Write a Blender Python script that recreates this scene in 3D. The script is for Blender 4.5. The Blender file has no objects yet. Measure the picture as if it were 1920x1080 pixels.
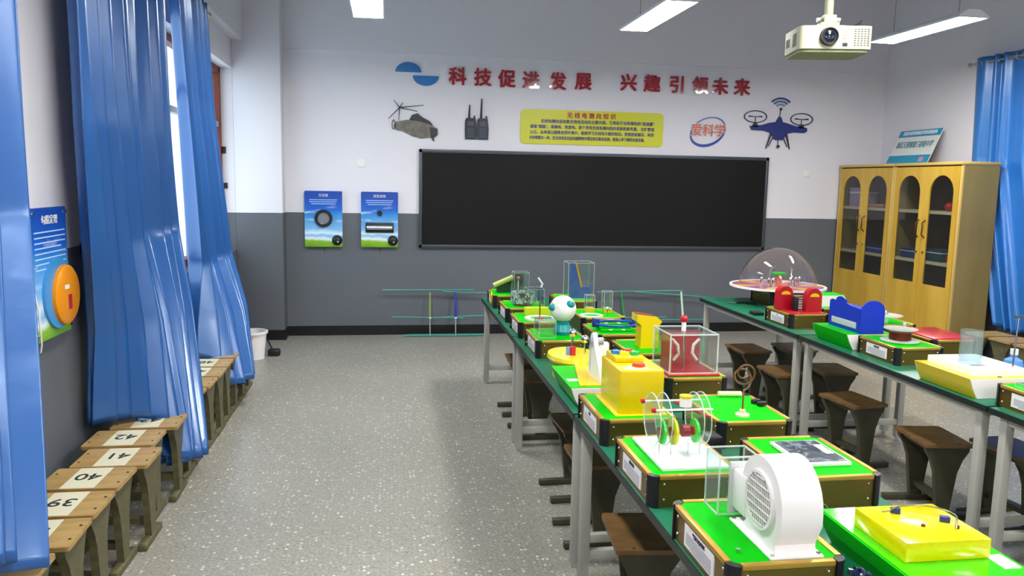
import bpy, bmesh, math, random
from mathutils import Vector, Matrix
random.seed(7)
PI = math.pi
C = bpy.context.scene.collection
SC = bpy.context.scene

# ------------------------------------------------------------ camera, world, exposure
yaw, pitch, roll, FPX = .1547, -.1312, .0191, 1500.0
cy, sy, cp, sp = math.cos(yaw), math.sin(yaw), math.cos(pitch), math.sin(pitch)
fw = Vector((sy*cp, cy*cp, sp)); rt = Vector((cy, -sy, 0)); up = rt.cross(fw)
r2 = math.cos(roll)*rt + math.sin(roll)*up; u2 = -math.sin(roll)*rt + math.cos(roll)*up
cam_d = bpy.data.cameras.new('camera'); cam = bpy.data.objects.new('camera', cam_d); C.objects.link(cam)
cam_d.sensor_width = 36; cam_d.lens = FPX/1920*36; cam_d.clip_start = .05
cam.matrix_world = Matrix(((r2.x, u2.x, -fw.x, 0), (r2.y, u2.y, -fw.y, 0), (r2.z, u2.z, -fw.z, 1.75), (0, 0, 0, 1)))
SC.camera = cam
W = bpy.data.worlds.new('world'); SC.world = W; W.use_nodes = True
W.node_tree.nodes['Background'].inputs[0].default_value = (.9, .95, 1, 1)
W.node_tree.nodes['Background'].inputs[1].default_value = 2.6
SC.view_settings.view_transform = 'Standard'; SC.view_settings.look = 'None'
SC.view_settings.exposure = 0.3; SC.view_settings.gamma = 1
LAMP = 66.0

# ------------------------------------------------------------ materials
def lin(c):
    c = c/255.0
    return c/12.92 if c <= .04045 else ((c+.055)/1.055)**2.4
def rgb(h):
    if isinstance(h, str):
        h = h.lstrip('#'); h = tuple(int(h[i:i+2], 16) for i in (0, 2, 4))
    return tuple(lin(v) for v in h)+(1,)
MATS = {}
def mat(name, col, rough=.5, metal=0, spec=.5, emit=0, coat=0, trans=0, ior=1.45, sheen=0, noise=0, nscale=8, bump=0):
    if name in MATS: return MATS[name]
    m = bpy.data.materials.new(name); m.use_nodes = True; MATS[name] = m
    nt = m.node_tree; b = nt.nodes['Principled BSDF']
    c = rgb(col)
    b.inputs['Base Color'].default_value = c; b.inputs['Roughness'].default_value = rough
    b.inputs['Metallic'].default_value = metal; b.inputs['Specular IOR Level'].default_value = spec
    b.inputs['Coat Weight'].default_value = coat; b.inputs['Coat Roughness'].default_value = .05
    b.inputs['Transmission Weight'].default_value = trans; b.inputs['IOR'].default_value = ior
    b.inputs['Sheen Weight'].default_value = sheen
    if emit:
        b.inputs['Emission Color'].default_value = c; b.inputs['Emission Strength'].default_value = emit
    if noise or bump:
        tc = nt.nodes.new('ShaderNodeTexCoord'); n = nt.nodes.new('ShaderNodeTexNoise')
        n.inputs['Scale'].default_value = nscale; n.inputs['Detail'].default_value = 5
        nt.links.new(tc.outputs['Object'], n.inputs['Vector'])
        if noise:
            mr = nt.nodes.new('ShaderNodeMapRange'); mr.inputs['To Min'].default_value = 1-noise; mr.inputs['To Max'].default_value = 1+noise
            mr.inputs['From Min'].default_value = .3; mr.inputs['From Max'].default_value = .7
            nt.links.new(n.outputs['Fac'], mr.inputs['Value'])
            mx = nt.nodes.new('ShaderNodeVectorMath'); mx.operation = 'SCALE'; mx.inputs[0].default_value = c[:3]
            nt.links.new(mr.outputs[0], mx.inputs['Scale']); nt.links.new(mx.outputs[0], b.inputs['Base Color'])
        if bump:
            bp = nt.nodes.new('ShaderNodeBump'); bp.inputs['Strength'].default_value = bump; bp.inputs['Distance'].default_value = .01
            nt.links.new(n.outputs['Fac'], bp.inputs['Height']); nt.links.new(bp.outputs[0], b.inputs['Normal'])
    return m
def ramp(nt, stops, interp='LINEAR'):
    r = nt.nodes.new('ShaderNodeValToRGB'); r.color_ramp.interpolation = interp
    e = r.color_ramp.elements
    while len(e) > 1: e.remove(e[-1])
    e[0].position = stops[0][0]; e[0].color = rgb(stops[0][1])
    for p, c in stops[1:]:
        k = e.new(p); k.color = rgb(c)
    return r
def acrylic(name, tint='#f4fbfa', alpha=.018, gloss=.45):
    """thin clear sheet: mostly see-through with a fresnel reflection and a faint milky body"""
    if name in MATS: return MATS[name]
    m = bpy.data.materials.new(name); m.use_nodes = True; MATS[name] = m
    nt = m.node_tree; nt.nodes.clear()
    o = nt.nodes.new('ShaderNodeOutputMaterial'); t = nt.nodes.new('ShaderNodeBsdfTransparent'); g = nt.nodes.new('ShaderNodeBsdfGlossy')
    d = nt.nodes.new('ShaderNodeBsdfDiffuse'); d.inputs[0].default_value = rgb(tint)
    t.inputs[0].default_value = rgb(tint); g.inputs['Roughness'].default_value = .03
    f = nt.nodes.new('ShaderNodeLayerWeight'); f.inputs['Blend'].default_value = .5
    pw = nt.nodes.new('ShaderNodeMath'); pw.operation = 'POWER'; pw.inputs[1].default_value = 4; nt.links.new(f.outputs['Facing'], pw.inputs[0])
    ml = nt.nodes.new('ShaderNodeMath'); ml.operation = 'MULTIPLY_ADD'; ml.inputs[1].default_value = gloss; ml.inputs[2].default_value = .035; ml.use_clamp = True
    nt.links.new(pw.outputs[0], ml.inputs[0])
    m1 = nt.nodes.new('ShaderNodeMixShader'); m1.inputs[0].default_value = alpha
    nt.links.new(t.outputs[0], m1.inputs[1]); nt.links.new(d.outputs[0], m1.inputs[2])
    m2 = nt.nodes.new('ShaderNodeMixShader'); nt.links.new(ml.outputs[0], m2.inputs[0])
    nt.links.new(m1.outputs[0], m2.inputs[1]); nt.links.new(g.outputs[0], m2.inputs[2]); nt.links.new(m2.outputs[0], o.inputs[0])
    return m

white_p = mat('white_plastic', '#e9e6e6', .35)
black_p = mat('black_plastic', '#15161b', .4)
gold = mat('gold_panel', '#7b6530', .32, .75)
gold_rim = mat('gold_rim', '#c79f48', .38, .7)
green = mat('green_panel', '#00b006', .5, spec=.06)
green_d = mat('green_plastic', '#04b008', .4, spec=.12)
yellow = mat('yellow_plastic', '#d8bd00', .3, coat=.2)
yellow2 = mat('yellow_gloss', '#d8d200', .15, coat=.5)
red = mat('red_plastic', '#b00f22', .3, coat=.2)
blue = mat('blue_plastic', '#0f31b4', .35)
teal = mat('teal_plastic', '#108a92', .4)
chrome = mat('chrome', '#d0d0d2', .12, 1)
copper = mat('copper_wire', '#7a3a24', .3, .7)
tgreen = mat('table_green', '#14684b', .35, noise=.06, nscale=3)
tblack = mat('table_edge', '#14201d', .4)
steel = mat('grey_steel', '#a5a59d', .4, noise=.04)
paper = mat('paper', '#e6e4e4', .6)
ink = mat('ink', '#3a3a48', .6)
acr = acrylic('clear_acrylic')
acr_edge = acrylic('acrylic_edge', '#f4f8f6', .42, .6)

def node_mat(name, build, rough=.5, spec=.5):
    m = bpy.data.materials.new(name); m.use_nodes = True; MATS[name] = m
    nt = m.node_tree; b = nt.nodes['Principled BSDF']; b.inputs['Roughness'].default_value = rough; b.inputs['Specular IOR Level'].default_value = spec
    build(nt, b); return m
def _wall(nt, b):
    tc = nt.nodes.new('ShaderNodeTexCoord'); s = nt.nodes.new('ShaderNodeSeparateXYZ'); nt.links.new(tc.outputs['Object'], s.inputs[0])
    n = nt.nodes.new('ShaderNodeTexNoise'); n.inputs['Scale'].default_value = 1.2; n.inputs['Detail'].default_value = 6; nt.links.new(tc.outputs['Object'], n.inputs['Vector'])
    w = nt.nodes.new('ShaderNodeMath'); w.operation = 'MULTIPLY_ADD'; w.inputs[1].default_value = .012; nt.links.new(n.outputs['Fac'], w.inputs[0]); nt.links.new(s.outputs['Z'], w.inputs[2])
    g = nt.nodes.new('ShaderNodeMath'); g.operation = 'GREATER_THAN'; g.inputs[1].default_value = 1.386; nt.links.new(w.outputs[0], g.inputs[0])
    c1 = ramp(nt, [(0, '#585c63'), (1, '#646970')]); nt.links.new(n.outputs['Fac'], c1.inputs[0])
    c2 = ramp(nt, [(0, '#dbd9e1'), (1, '#e3e1e9')]); nt.links.new(n.outputs['Fac'], c2.inputs[0])
    mx = nt.nodes.new('ShaderNodeMix'); mx.data_type = 'RGBA'
    nt.links.new(g.outputs[0], mx.inputs[0]); nt.links.new(c1.outputs[0], mx.inputs[6]); nt.links.new(c2.outputs[0], mx.inputs[7])
    nt.links.new(mx.outputs[2], b.inputs['Base Color'])
wall_m = node_mat('wall_paint', _wall, .55, .3)
def _floor(nt, b):
    tc = nt.nodes.new('ShaderNodeTexCoord')
    v = nt.nodes.new('ShaderNodeTexVoronoi'); v.inputs['Scale'].default_value = 46; nt.links.new(tc.outputs['Object'], v.inputs['Vector'])
    n = nt.nodes.new('ShaderNodeTexNoise'); n.inputs['Scale'].default_value = 70; n.inputs['Detail'].default_value = 4; nt.links.new(tc.outputs['Object'], n.inputs['Vector'])
    # random chips: cell colour picks which cells are stones, distance gives their rounded shape
    s = nt.nodes.new('ShaderNodeSeparateXYZ'); nt.links.new(v.outputs['Color'], s.inputs[0])
    cc = ramp(nt, [(0, '#8e8d85'), (.42, '#98968d'), (.6, '#a5a39a'), (.72, '#c4c2b9'), (.84, '#e2e1da'), (.94, '#7c7a73')], 'CONSTANT')
    nt.links.new(s.outputs['X'], cc.inputs[0])
    d = nt.nodes.new('ShaderNodeMapRange'); d.inputs['From Min'].default_value = .26; d.inputs['From Max'].default_value = .42; nt.links.new(v.outputs['Distance'], d.inputs['Value'])
    base = ramp(nt, [(.3, '#827f76'), (.5, '#99968c'), (.7, '#b0ada3')]); nt.links.new(n.outputs['Fac'], base.inputs[0])
    mx = nt.nodes.new('ShaderNodeMix'); mx.data_type = 'RGBA'
    nt.links.new(d.outputs[0], mx.inputs[0]); nt.links.new(cc.outputs[0], mx.inputs[6]); nt.links.new(base.outputs[0], mx.inputs[7])
    n2 = nt.nodes.new('ShaderNodeTexNoise'); n2.inputs['Scale'].default_value = 1.1; nt.links.new(tc.outputs['Object'], n2.inputs['Vector'])
    mr = nt.nodes.new('ShaderNodeMapRange'); mr.inputs['To Min'].default_value = .73; mr.inputs['To Max'].default_value = .93; nt.links.new(n2.outputs['Fac'], mr.inputs['Value'])
    sc = nt.nodes.new('ShaderNodeVectorMath'); sc.operation = 'SCALE'; nt.links.new(mx.outputs[2], sc.inputs[0]); nt.links.new(mr.outputs[0], sc.inputs['Scale'])
    nt.links.new(sc.outputs[0], b.inputs['Base Color'])
floor_m = node_mat('terrazzo', _floor, .32, .4)
ceil_m = mat('ceiling_paint', '#bcc0c8', .7, spec=.2)
trim_m = mat('trim_paint', '#dddbe3', .6, spec=.3)
def _wood(c1, c2, c3, sc):
    def f(nt, b):
        tc = nt.nodes.new('ShaderNodeTexCoord'); mp = nt.nodes.new('ShaderNodeMapping'); mp.inputs['Scale'].default_value = sc
        n = nt.nodes.new('ShaderNodeTexNoise'); n.inputs['Scale'].default_value = 6; n.inputs['Detail'].default_value = 6
        nt.links.new(tc.outputs['Object'], mp.inputs[0]); nt.links.new(mp.outputs[0], n.inputs['Vector'])
        r = ramp(nt, [(.3, c1), (.5, c2), (.72, c3)]); nt.links.new(n.outputs['Fac'], r.inputs[0]); nt.links.new(r.outputs[0], b.inputs['Base Color'])
    return f
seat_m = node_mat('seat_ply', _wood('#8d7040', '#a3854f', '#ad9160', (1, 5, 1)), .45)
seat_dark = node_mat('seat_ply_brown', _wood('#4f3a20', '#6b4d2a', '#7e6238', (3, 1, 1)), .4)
cab_m = node_mat('cabinet_laminate', _wood('#b8912f', '#c7a03a', '#d0ab48', (1, 1, .15)), .38)
cab_side = node_mat('cabinet_side', _wood('#83703f', '#8c7944', '#93804a', (1, 1, .2)), .5)
cab_trim = mat('cabinet_trim', '#c9a85e', .35)
shelf_m = mat('shelf_cream', '#d9cc9c', .45)
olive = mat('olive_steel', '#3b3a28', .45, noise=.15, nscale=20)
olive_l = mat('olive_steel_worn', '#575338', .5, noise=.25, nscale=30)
board_m = mat('board_face', '#101012', .5, spec=.22, noise=.12, nscale=1.5)
board_f = mat('board_frame', '#464b52', .4, .3)
def curtain_mat(name, col, tr):
    m = bpy.data.materials.new(name); m.use_nodes = True; MATS[name] = m
    nt = m.node_tree; b = nt.nodes['Principled BSDF']; o = nt.nodes['Material Output']
    tc = nt.nodes.new('ShaderNodeTexCoord'); n = nt.nodes.new('ShaderNodeTexNoise'); n.inputs['Scale'].default_value = 5; n.inputs['Detail'].default_value = 3
    nt.links.new(tc.outputs['Object'], n.inputs['Vector'])
    bp = nt.nodes.new('ShaderNodeBump'); bp.inputs['Strength'].default_value = .2; bp.inputs['Distance'].default_value = .03; nt.links.new(n.outputs['Fac'], bp.inputs['Height'])
    b.inputs['Base Color'].default_value = rgb(col); b.inputs['Roughness'].default_value = .3; b.inputs['Specular IOR Level'].default_value = 1.0; b.inputs['Specular Tint'].default_value = rgb('#b8d4ff')
    nt.links.new(bp.outputs[0], b.inputs['Normal'])
    t = nt.nodes.new('ShaderNodeBsdfTranslucent'); t.inputs[0].default_value = rgb('#5fa5e8'); b.inputs['Coat Weight'].default_value = .6; b.inputs['Coat Roughness'].default_value = .2
    mx = nt.nodes.new('ShaderNodeMixShader'); mx.inputs[0].default_value = tr
    nt.links.new(b.outputs[0], mx.inputs[1]); nt.links.new(t.outputs[0], mx.inputs[2]); nt.links.new(mx.outputs[0], o.inputs[0])
    return m
curt_m = curtain_mat('curtain_satin', '#1f579c', .05)
curt_r = curtain_mat('curtain_satin_right', '#2e78c4', .22)

# ------------------------------------------------------------ mesh helpers
class MB:
    def __init__(s): s.bm = bmesh.new()
    def box(s, x0, x1, y0, y1, z0, z1, bev=0, rot=None, seg=2):
        t = bmesh.new()
        vs = [t.verts.new((x, y, z)) for x in (x0, x1) for y in (y0, y1) for z in (z0, z1)]
        for f in ((0, 1, 3, 2), (4, 6, 7, 5), (0, 4, 5, 1), (2, 3, 7, 6), (0, 2, 6, 4), (1, 5, 7, 3)): t.faces.new([vs[i] for i in f])
        bmesh.ops.recalc_face_normals(t, faces=t.faces)
        if bev: bmesh.ops.bevel(t, geom=list(t.edges), offset=bev, segments=seg, affect='EDGES', profile=.5)
        if rot is not None:
            c = Vector(((x0+x1)/2, (y0+y1)/2, (z0+z1)/2))
            bmesh.ops.transform(t, matrix=Matrix.Translation(c) @ rot.to_4x4() @ Matrix.Translation(-c), verts=t.verts)
        s._add(t); return s
    def _add(s, t, M=None):
        if M is not None: bmesh.ops.transform(t, matrix=M, verts=t.verts)
        me = bpy.data.meshes.new('tmp'); t.to_mesh(me); t.free(); s.bm.from_mesh(me); bpy.data.meshes.remove(me)
    def cyl(s, p0, p1, r0, r1=None, n=20, caps=True):
        p0, p1 = Vector(p0), Vector(p1); r1 = r0 if r1 is None else r1
        d = p1-p0; t = bmesh.new()
        bmesh.ops.create_cone(t, cap_ends=caps, cap_tris=False, segments=n, radius1=r0, radius2=r1, depth=d.length)
        s._add(t, Matrix.Translation((p0+p1)/2) @ d.to_track_quat('Z', 'Y').to_matrix().to_4x4()); return s
    def sph(s, c, r, sc=(1, 1, 1), n=20):
        t = bmesh.new(); bmesh.ops.create_uvsphere(t, u_segments=n, v_segments=n//2+2, radius=r)
        s._add(t, Matrix.Translation(c) @ Matrix.Diagonal((*sc, 1))); return s
    def tube(s, pts, r, n=8, closed=False):
        P = [Vector(p) for p in pts]; N = len(P); rings = []; nrm = None
        for i, p in enumerate(P):
            a = P[(i-1) % N] if closed or i > 0 else p; b = P[(i+1) % N] if closed or i < N-1 else p
            t = (b-a).normalized()
            if nrm is None: nrm = t.orthogonal().normalized()
            nrm = (nrm - t*nrm.dot(t)).normalized(); bi = t.cross(nrm)
            rings.append([s.bm.verts.new(p + r*(math.cos(2*PI*k/n)*nrm + math.sin(2*PI*k/n)*bi)) for k in range(n)])
        M = N if closed else N-1
        for i in range(M):
            A, B = rings[i], rings[(i+1) % N]
            for k in range(n): s.bm.faces.new((A[k], A[(k+1) % n], B[(k+1) % n], B[k]))
        if not closed: s.bm.faces.new(rings[0][::-1]); s.bm.faces.new(rings[-1])
        return s
    def lathe(s, prof, c=(0, 0, 0), n=32, ax=None, sx=1, sy_=1):
        t = bmesh.new(); rings = []
        for r, z in prof:
            rings.append([t.verts.new((max(r, 1e-5)*math.cos(2*PI*k/n)*sx, max(r, 1e-5)*math.sin(2*PI*k/n)*sy_, z)) for k in range(n)])
        for A, B in zip(rings, rings[1:]):
            for k in range(n): t.faces.new((A[k], A[(k+1) % n], B[(k+1) % n], B[k]))
        bmesh.ops.remove_doubles(t, verts=t.verts, dist=1e-5); bmesh.ops.recalc_face_normals(t, faces=t.faces)
        M = Matrix.Translation(c)
        if ax is not None: M = M @ Vector(ax).to_track_quat('Z', 'Y').to_matrix().to_4x4()
        s._add(t, M); return s
    def prism(s, pts, a, b, plane='XZ', M=None):
        """extrude a 2D outline between a and b along the third axis"""
        def P(u, v, w): return {'XZ': (u, w, v), 'YZ': (w, u, v), 'XY': (u, v, w)}[plane]
        t = bmesh.new(); A = [t.verts.new(P(u, v, a)) for u, v in pts]; B = [t.verts.new(P(u, v, b)) for u, v in pts]
        t.faces.new(A); t.faces.new(B[::-1]); n = len(pts)
        for i in range(n): t.faces.new((A[i], B[i], B[(i+1) % n], A[(i+1) % n]))
        bmesh.ops.recalc_face_normals(t, faces=t.faces)
        s._add(t, M); return s
    def ring(s, outer, inner, a, b, plane='XZ'):
        """flat frame between two outlines with the same number of points"""
        def P(u, v, w): return {'XZ': (u, w, v), 'YZ': (w, u, v), 'XY': (u, v, w)}[plane]
        t = bmesh.new(); n = len(outer)
        q = [[t.verts.new(P(u, v, w)) for u, v in L] for L in (outer, inner) for w in (a, b)]
        oa, ob, ia, ib = q
        for i in range(n):
            j = (i+1) % n
            for f in ((oa[i], oa[j], ob[j], ob[i]), (ia[i], ib[i], ib[j], ia[j]), (oa[i], ia[i], ia[j], oa[j]), (ob[i], ob[j], ib[j], ib[i])): t.faces.new(f)
        bmesh.ops.recalc_face_normals(t, faces=t.faces); s._add(t); return s
    def mesh(s, name, m, smooth=False):
        me = bpy.data.meshes.new(name); s.bm.to_mesh(me); s.bm.free()
        if m: me.materials.append(m)
        if smooth:
            me.polygons.foreach_set('use_smooth', [True]*len(me.polygons))
            try: me.set_sharp_from_angle(angle=math.radians(35))
            except Exception: pass
        return me
    def build(s, name, m, parent=None, smooth=True, loc=None):
        return link(name, s.mesh(name, m, smooth), parent, loc)
def link(name, me, parent=None, loc=None):
    o = bpy.data.objects.new(name, me); C.objects.link(o)
    if parent: o.parent = parent
    if loc: o.location = loc
    return o
def tag(o, label, cat, group=None, kind=None):
    if label: o['label'] = label
    if cat: o['category'] = cat
    if group: o['group'] = group
    if kind: o['kind'] = kind
    return o
def thing(name, label, cat, loc=(0, 0, 0), rz=0, group=None):
    o = bpy.data.objects.new(name, None); C.objects.link(o); o.location = loc; o.rotation_euler = (0, 0, rz); o.empty_display_size = .1
    return tag(o, label, cat, group)
def struct(o): o['kind'] = 'structure'; return o
def dup(root, loc, rz, label=None, group=None):
    r = root.copy(); C.objects.link(r); r.location = loc; r.rotation_euler = (0, 0, rz)
    if label: r['label'] = label
    if group: r['group'] = group
    for ch in list(root.children):
        c = ch.copy(); C.objects.link(c); c.parent = r
        for g in list(ch.children):
            d = g.copy(); C.objects.link(d); d.parent = c
    return r
def text_mesh(body, size, ext=.001, m=None, bold=0, align='CENTER', width=None):
    c = bpy.data.curves.new('t', 'FONT'); c.body = body; c.size = size; c.extrude = ext; c.align_x = align; c.align_y = 'CENTER'
    c.resolution_u = 3; c.space_line = 1.1
    o = bpy.data.objects.new('t', c); C.objects.link(o); bpy.context.view_layer.update()
    me = bpy.data.meshes.new_from_object(o.evaluated_get(bpy.context.evaluated_depsgraph_get()))
    bpy.data.objects.remove(o); bpy.data.curves.remove(c)
    if bold:                                   # thicken the strokes with shifted copies of the outline
        bm = bmesh.new()
        for k in range(8):
            cp_ = me.copy(); cp_.transform(Matrix.Translation((bold*math.cos(k*PI/4), bold*math.sin(k*PI/4), ext*.012*k))); bm.from_mesh(cp_); bpy.data.meshes.remove(cp_)
        bm.from_mesh(me); bm.to_mesh(me); bm.free()
    me.materials.clear()
    if m: me.materials.append(m)
    if width:
        xs = [v.co.x for v in me.vertices]; k = width/max(max(xs)-min(xs), 1e-6)
        me.transform(Matrix.Diagonal((k, 1, 1, 1)))
    return me
RXP = Matrix.Rotation(PI/2, 4, 'X')             # text on a wall that faces -Y
RLEFT = Matrix.Rotation(-PI/2, 4, 'Z') @ RXP    # text on a face that looks to -X, read from the left
RRIGHT = Matrix.Rotation(PI/2, 4, 'Z') @ RXP    # text on a face that looks to +X
def put_text(body, size, m, loc, R=RXP, parent=None, name='lettering', ext=.001, bold=0, align='CENTER', width=None):
    me = text_mesh(body, size, ext, m, bold, align, width); me.transform(Matrix.Translation(loc) @ R)
    return link(name, me, parent)
def ell(cx, cz, rx, rz, n=40, a0=0, a1=2*PI):
    full = abs(a1-a0-2*PI) < 1e-6
    return [(cx+rx*math.cos(a0+(a1-a0)*i/(n if full else n-1)), cz+rz*math.sin(a0+(a1-a0)*i/(n if full else n-1))) for i in range(n)]
def rrect(x0, x1, y0, y1, r, n=5):
    o = []
    for cx, cy_, a in ((x1-r, y1-r, 0), (x0+r, y1-r, PI/2), (x0+r, y0+r, PI), (x1-r, y0+r, 1.5*PI)):
        o += [(cx+r*math.cos(a+PI/2*i/n), cy_+r*math.sin(a+PI/2*i/n)) for i in range(n+1)]
    return o

# ------------------------------------------------------------ the room
XL, XR, YF, YB, ZC = -1.6, 5.95, 9.1, -2.0, 4.2
T = .25
struct(MB().box(XL-T, XR+T, YB-T, YF+T, -.12, 0).build('floor', floor_m, smooth=False))
struct(MB().box(XL-T, XR+T, YB-T, YF+T, ZC, ZC+.12).build('ceiling', ceil_m, smooth=False))
struct(MB().box(XL-T, XR+T, YF, YF+T, 0, ZC).build('wall_front', wall_m, smooth=False))
struct(MB().box(XL-T, XR+T, YB-T, YB, 0, ZC).build('wall_back', wall_m, smooth=False))
w = MB(); w.box(XL-T, XL, YB, 4.9, 0, ZC).box(XL-T, XL, 4.9, 8.86, 0, .98).box(XL-T, XL, 4.9, 8.86, 2.87, ZC).box(XL-T, XL, 8.86, YF, 0, ZC)
struct(w.build('wall_left', wall_m, smooth=False))
w = MB(); w.box(XR, XR+T, YB, 4.6, 0, ZC).box(XR, XR+T, 4.6, 7.1, 0, .95).box(XR, XR+T, 4.6, 7.1, 2.85, ZC).box(XR, XR+T, 7.1, YF, 0, ZC)
struct(w.build('wall_right', wall_m, smooth=False))
struct(MB().box(XL, -1.115, 8.86, YF, 0, ZC, .006).build('wall_pillar', wall_m))
struct(MB().box(XL, -1.485, YB, 8.86, 3.157, ZC).build('trim_1', trim_m, smooth=False))
struct(MB().box(-1.115, XR, YF-.03, YF, 3.125, ZC).build('trim_2', trim_m, smooth=False))
bb = mat('baseboard_black', '#101012', .35)
struct(MB().box(-1.115, XR, YF-.014, YF, 0, .108).build('baseboard_front', bb, smooth=False))
w = MB(); w.box(XL, -1.101, 8.846, 8.86, 0, .108).box(-1.115, -1.101, 8.86, YF-.014, 0, .108).box(XL, XL+.014, YB, 8.846, 0, .108)
struct(w.build('baseboard_left', bb, smooth=False))
struct(MB().box(XR-.014, XR, YB, YF-.014, 0, .108).build('baseboard_right', bb, smooth=False))
# windows: wooden frames with glass, daylight outside
brown = mat('window_wood', '#6e2c1c', .5)
glass = acrylic('window_glass', '#f2fbff', .03, .8)
grey_fr = mat('window_alloy', '#9aa2aa', .4)
def window(n, x0, x1, ya, yb, za, zb):
    r = struct(bpy.data.objects.new('window_%d' % n, None)); C.objects.link(r); r.location = ((x0+x1)/2, (ya+yb)/2, za)
    f = MB(); cx = 0; X0, X1 = x0-(x0+x1)/2, x1-(x0+x1)/2; A, B = ya-(ya+yb)/2, yb-(ya+yb)/2; H = zb-za
    f.box(X0, X1, A, A+.06, 0, H).box(X0, X1, B-.06, B, 0, H).box(X0, X1, A, B, 0, .06).box(X0, X1, A, B, H-.06, H)
    f.build('window_frame', brown, r, False)
    k = max(2, round((yb-ya)/1.3)); s = MB()
    for i in range(1, k):
        y = A+(B-A)*i/k; s.box(X0+.01, X1-.01, y-.03, y+.03, .06, H-.06)
    s.box(X0+.01, X1-.01, A+.06, B-.06, H*.68, H*.68+.05)
    s.build('sash', grey_fr, r, False)
    MB().box(-.003, .003, A+.05, B-.05, .05, H-.05).build('pane', glass, r, False)
    return r
window(1, -1.80, -1.72, 4.9, 8.86, .98, 2.87)
window(2, 6.1, 6.16, 4.6, 7.1, .95, 2.85)

# ------------------------------------------------------------ ceiling lamps
lamp_on = mat('lamp_diffuser', '#fffdf8', .5, emit=LAMP)
lamp_shell = mat('lamp_shell', '#e8eaee', .5)
def lamp(label):
    t = thing('hanging_lamp', label, 'lamp', (0, 0, 3.1), 0, 'long white lamps hanging from the ceiling')
    MB().prism([(-.13, .004), (.13, .004), (.05, .05), (-.05, .05)], -.6, .6, 'XZ').build('housing', lamp_shell, t, False)
    MB().box(-.118, .118, -.588, .588, -.006, .002).build('diffuser', lamp_on, t, False)
    MB().ring([(-.13, -.6), (.13, -.6), (.13, .6), (-.13, .6)], [(-.12, -.59), (.12, -.59), (.12, .59), (-.12, .59)], -.012, .004, 'XY').build('bezel', lamp_shell, t, False)
    for y in (-.42, .42): MB().cyl((0, y, .05), (0, y, ZC-3.1), .004, n=6).build('suspension_cable', steel, t)
    return t
lamp0 = lamp('white hanging lamp nearest the window curtains, its end at the top edge')
LX = (-.16, 2.13, 4.5)
names = {(1, 0): 'white hanging lamp above the middle of the blackboard', (2, 0): 'white hanging lamp right of the projector'}
lamp0.location = (LX[0], 6.42, 3.1)
for j, y in enumerate((6.42, 2.7, -.8)):
    for i, x in enumerate(LX):
        if i == 0 and j == 0: continue
        dup(lamp0, (x, y, 3.1), 0, names.get((i, j), 'white hanging lamp in the row behind the viewer, number %d of the row' % (i+1) if j else None))

# ------------------------------------------------------------ blackboard and wall art on the front wall
t = thing('blackboard', 'long black chalkboard with grey frame on the front wall', 'blackboard', (2.41, YF, 1.0))
MB().box(-2.03, 2.03, -.03, -.004, .03, 1.065).build('board_surface', board_m, t, False)
f = MB(); f.box(-2.07, 2.07, -.045, -.004, 1.06, 1.1, .004).box(-2.07, 2.07, -.045, -.004, 0, .035, .004).box(-2.07, -2.035, -.045, -.004, 0, 1.1, .004).box(2.035, 2.07, -.045, -.004, 0, 1.1, .004)
f.build('frame', board_f, t)
let_m = mat('red_acrylic_letter', '#a01428', .07, coat=1)
pos = [('科', .762, 2.907), ('技', 1.042, 2.906), ('促', 1.313, 2.900), ('进', 1.586, 2.895), ('发', 1.895, 2.895), ('展', 2.189, 2.90),
       ('兴', 2.723, 2.91), ('趣', 3.003, 2.91), ('引', 3.298, 2.908), ('领', 3.583, 2.91), ('未', 3.83, 2.908), ('来', 4.10, 2.908)]
ordn = ['first', 'second', 'third', 'fourth', 'fifth', 'sixth']
for i, (ch, x, z) in enumerate(pos):
    me = text_mesh(ch, .2, .008, let_m, .0065); me.transform(RXP)
    xs = [v.co.x for v in me.vertices]; zs = [v.co.z for v in me.vertices]
    me.transform(Matrix.Translation((-(min(xs)+max(xs))/2, 0, -(min(zs)+max(zs))/2)))
    o = link('wall_letter', me, None, (x, YF-.015, z))
    side = 'left' if i < 6 else 'right'
    tag(o, 'red glossy character %s, %s of six in the %s slogan group' % (ch, ordn[i % 6], side), 'letter', 'red slogan characters above the blackboard')
# logo: two half lenses
logo_m = mat('logo_blue', '#1470b8', .25)
t = thing('wall_logo', 'blue emblem of two offset half discs left of the red slogan', 'logo', (.31, YF, 2.9))
MB().prism(ell(-.09, .03, .142, .105, 24, 0, PI), -.016, -.002).build('upper_half', logo_m, t, False)
MB().prism(ell(.10, -.005, .142, .105, 24, PI, 2*PI), -.016, -.002).build('lower_half', logo_m, t, False)
# helicopter cut-out
heli_b = mat('helicopter_body_print', '#6c6a60', .5, noise=.35, nscale=18)
heli_d = mat('helicopter_dark_print', '#33343a', .5, noise=.3, nscale=20)
t = thing('helicopter_cutout', 'grey military helicopter cut-out mounted on the wall', 'wall decoration', (.26, YF, 2.36))
MB().prism([(-.18, .03), (-.05, .055), (.12, .03), (.22, 0), (.28, -.03), (.285, -.09), (.22, -.13), (.1, -.145), (.0, -.12), (-.1, -.07), (-.17, -.06), (-.2, -.02)], -.014, -.003).build('fuselage', heli_b, t, False)
MB().prism([(-.03, .055), (.0, .11), (.06, .13), (.12, .085), (.2, .045), (.235, .0), (.1, .04)], -.018, -.006).build('engine', heli_d, t, False)
MB().prism([(.2, -.02), (.285, -.035), (.285, -.1), (.24, -.14), (.255, -.17), (.235, -.17), (.21, -.13)], -.019, -.007).build('cockpit', heli_d, t, False)
f = MB(); hub = (-.135, .185)
for ex, ez in ((-.2, .265), (-.1, .24), (.13, .22), (-.26, .06), (-.145, .045), (.06, .15)):
    f.cyl((hub[0], -.012, hub[1]), (ex, -.012, ez), .0055, .003, 6)
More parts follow.
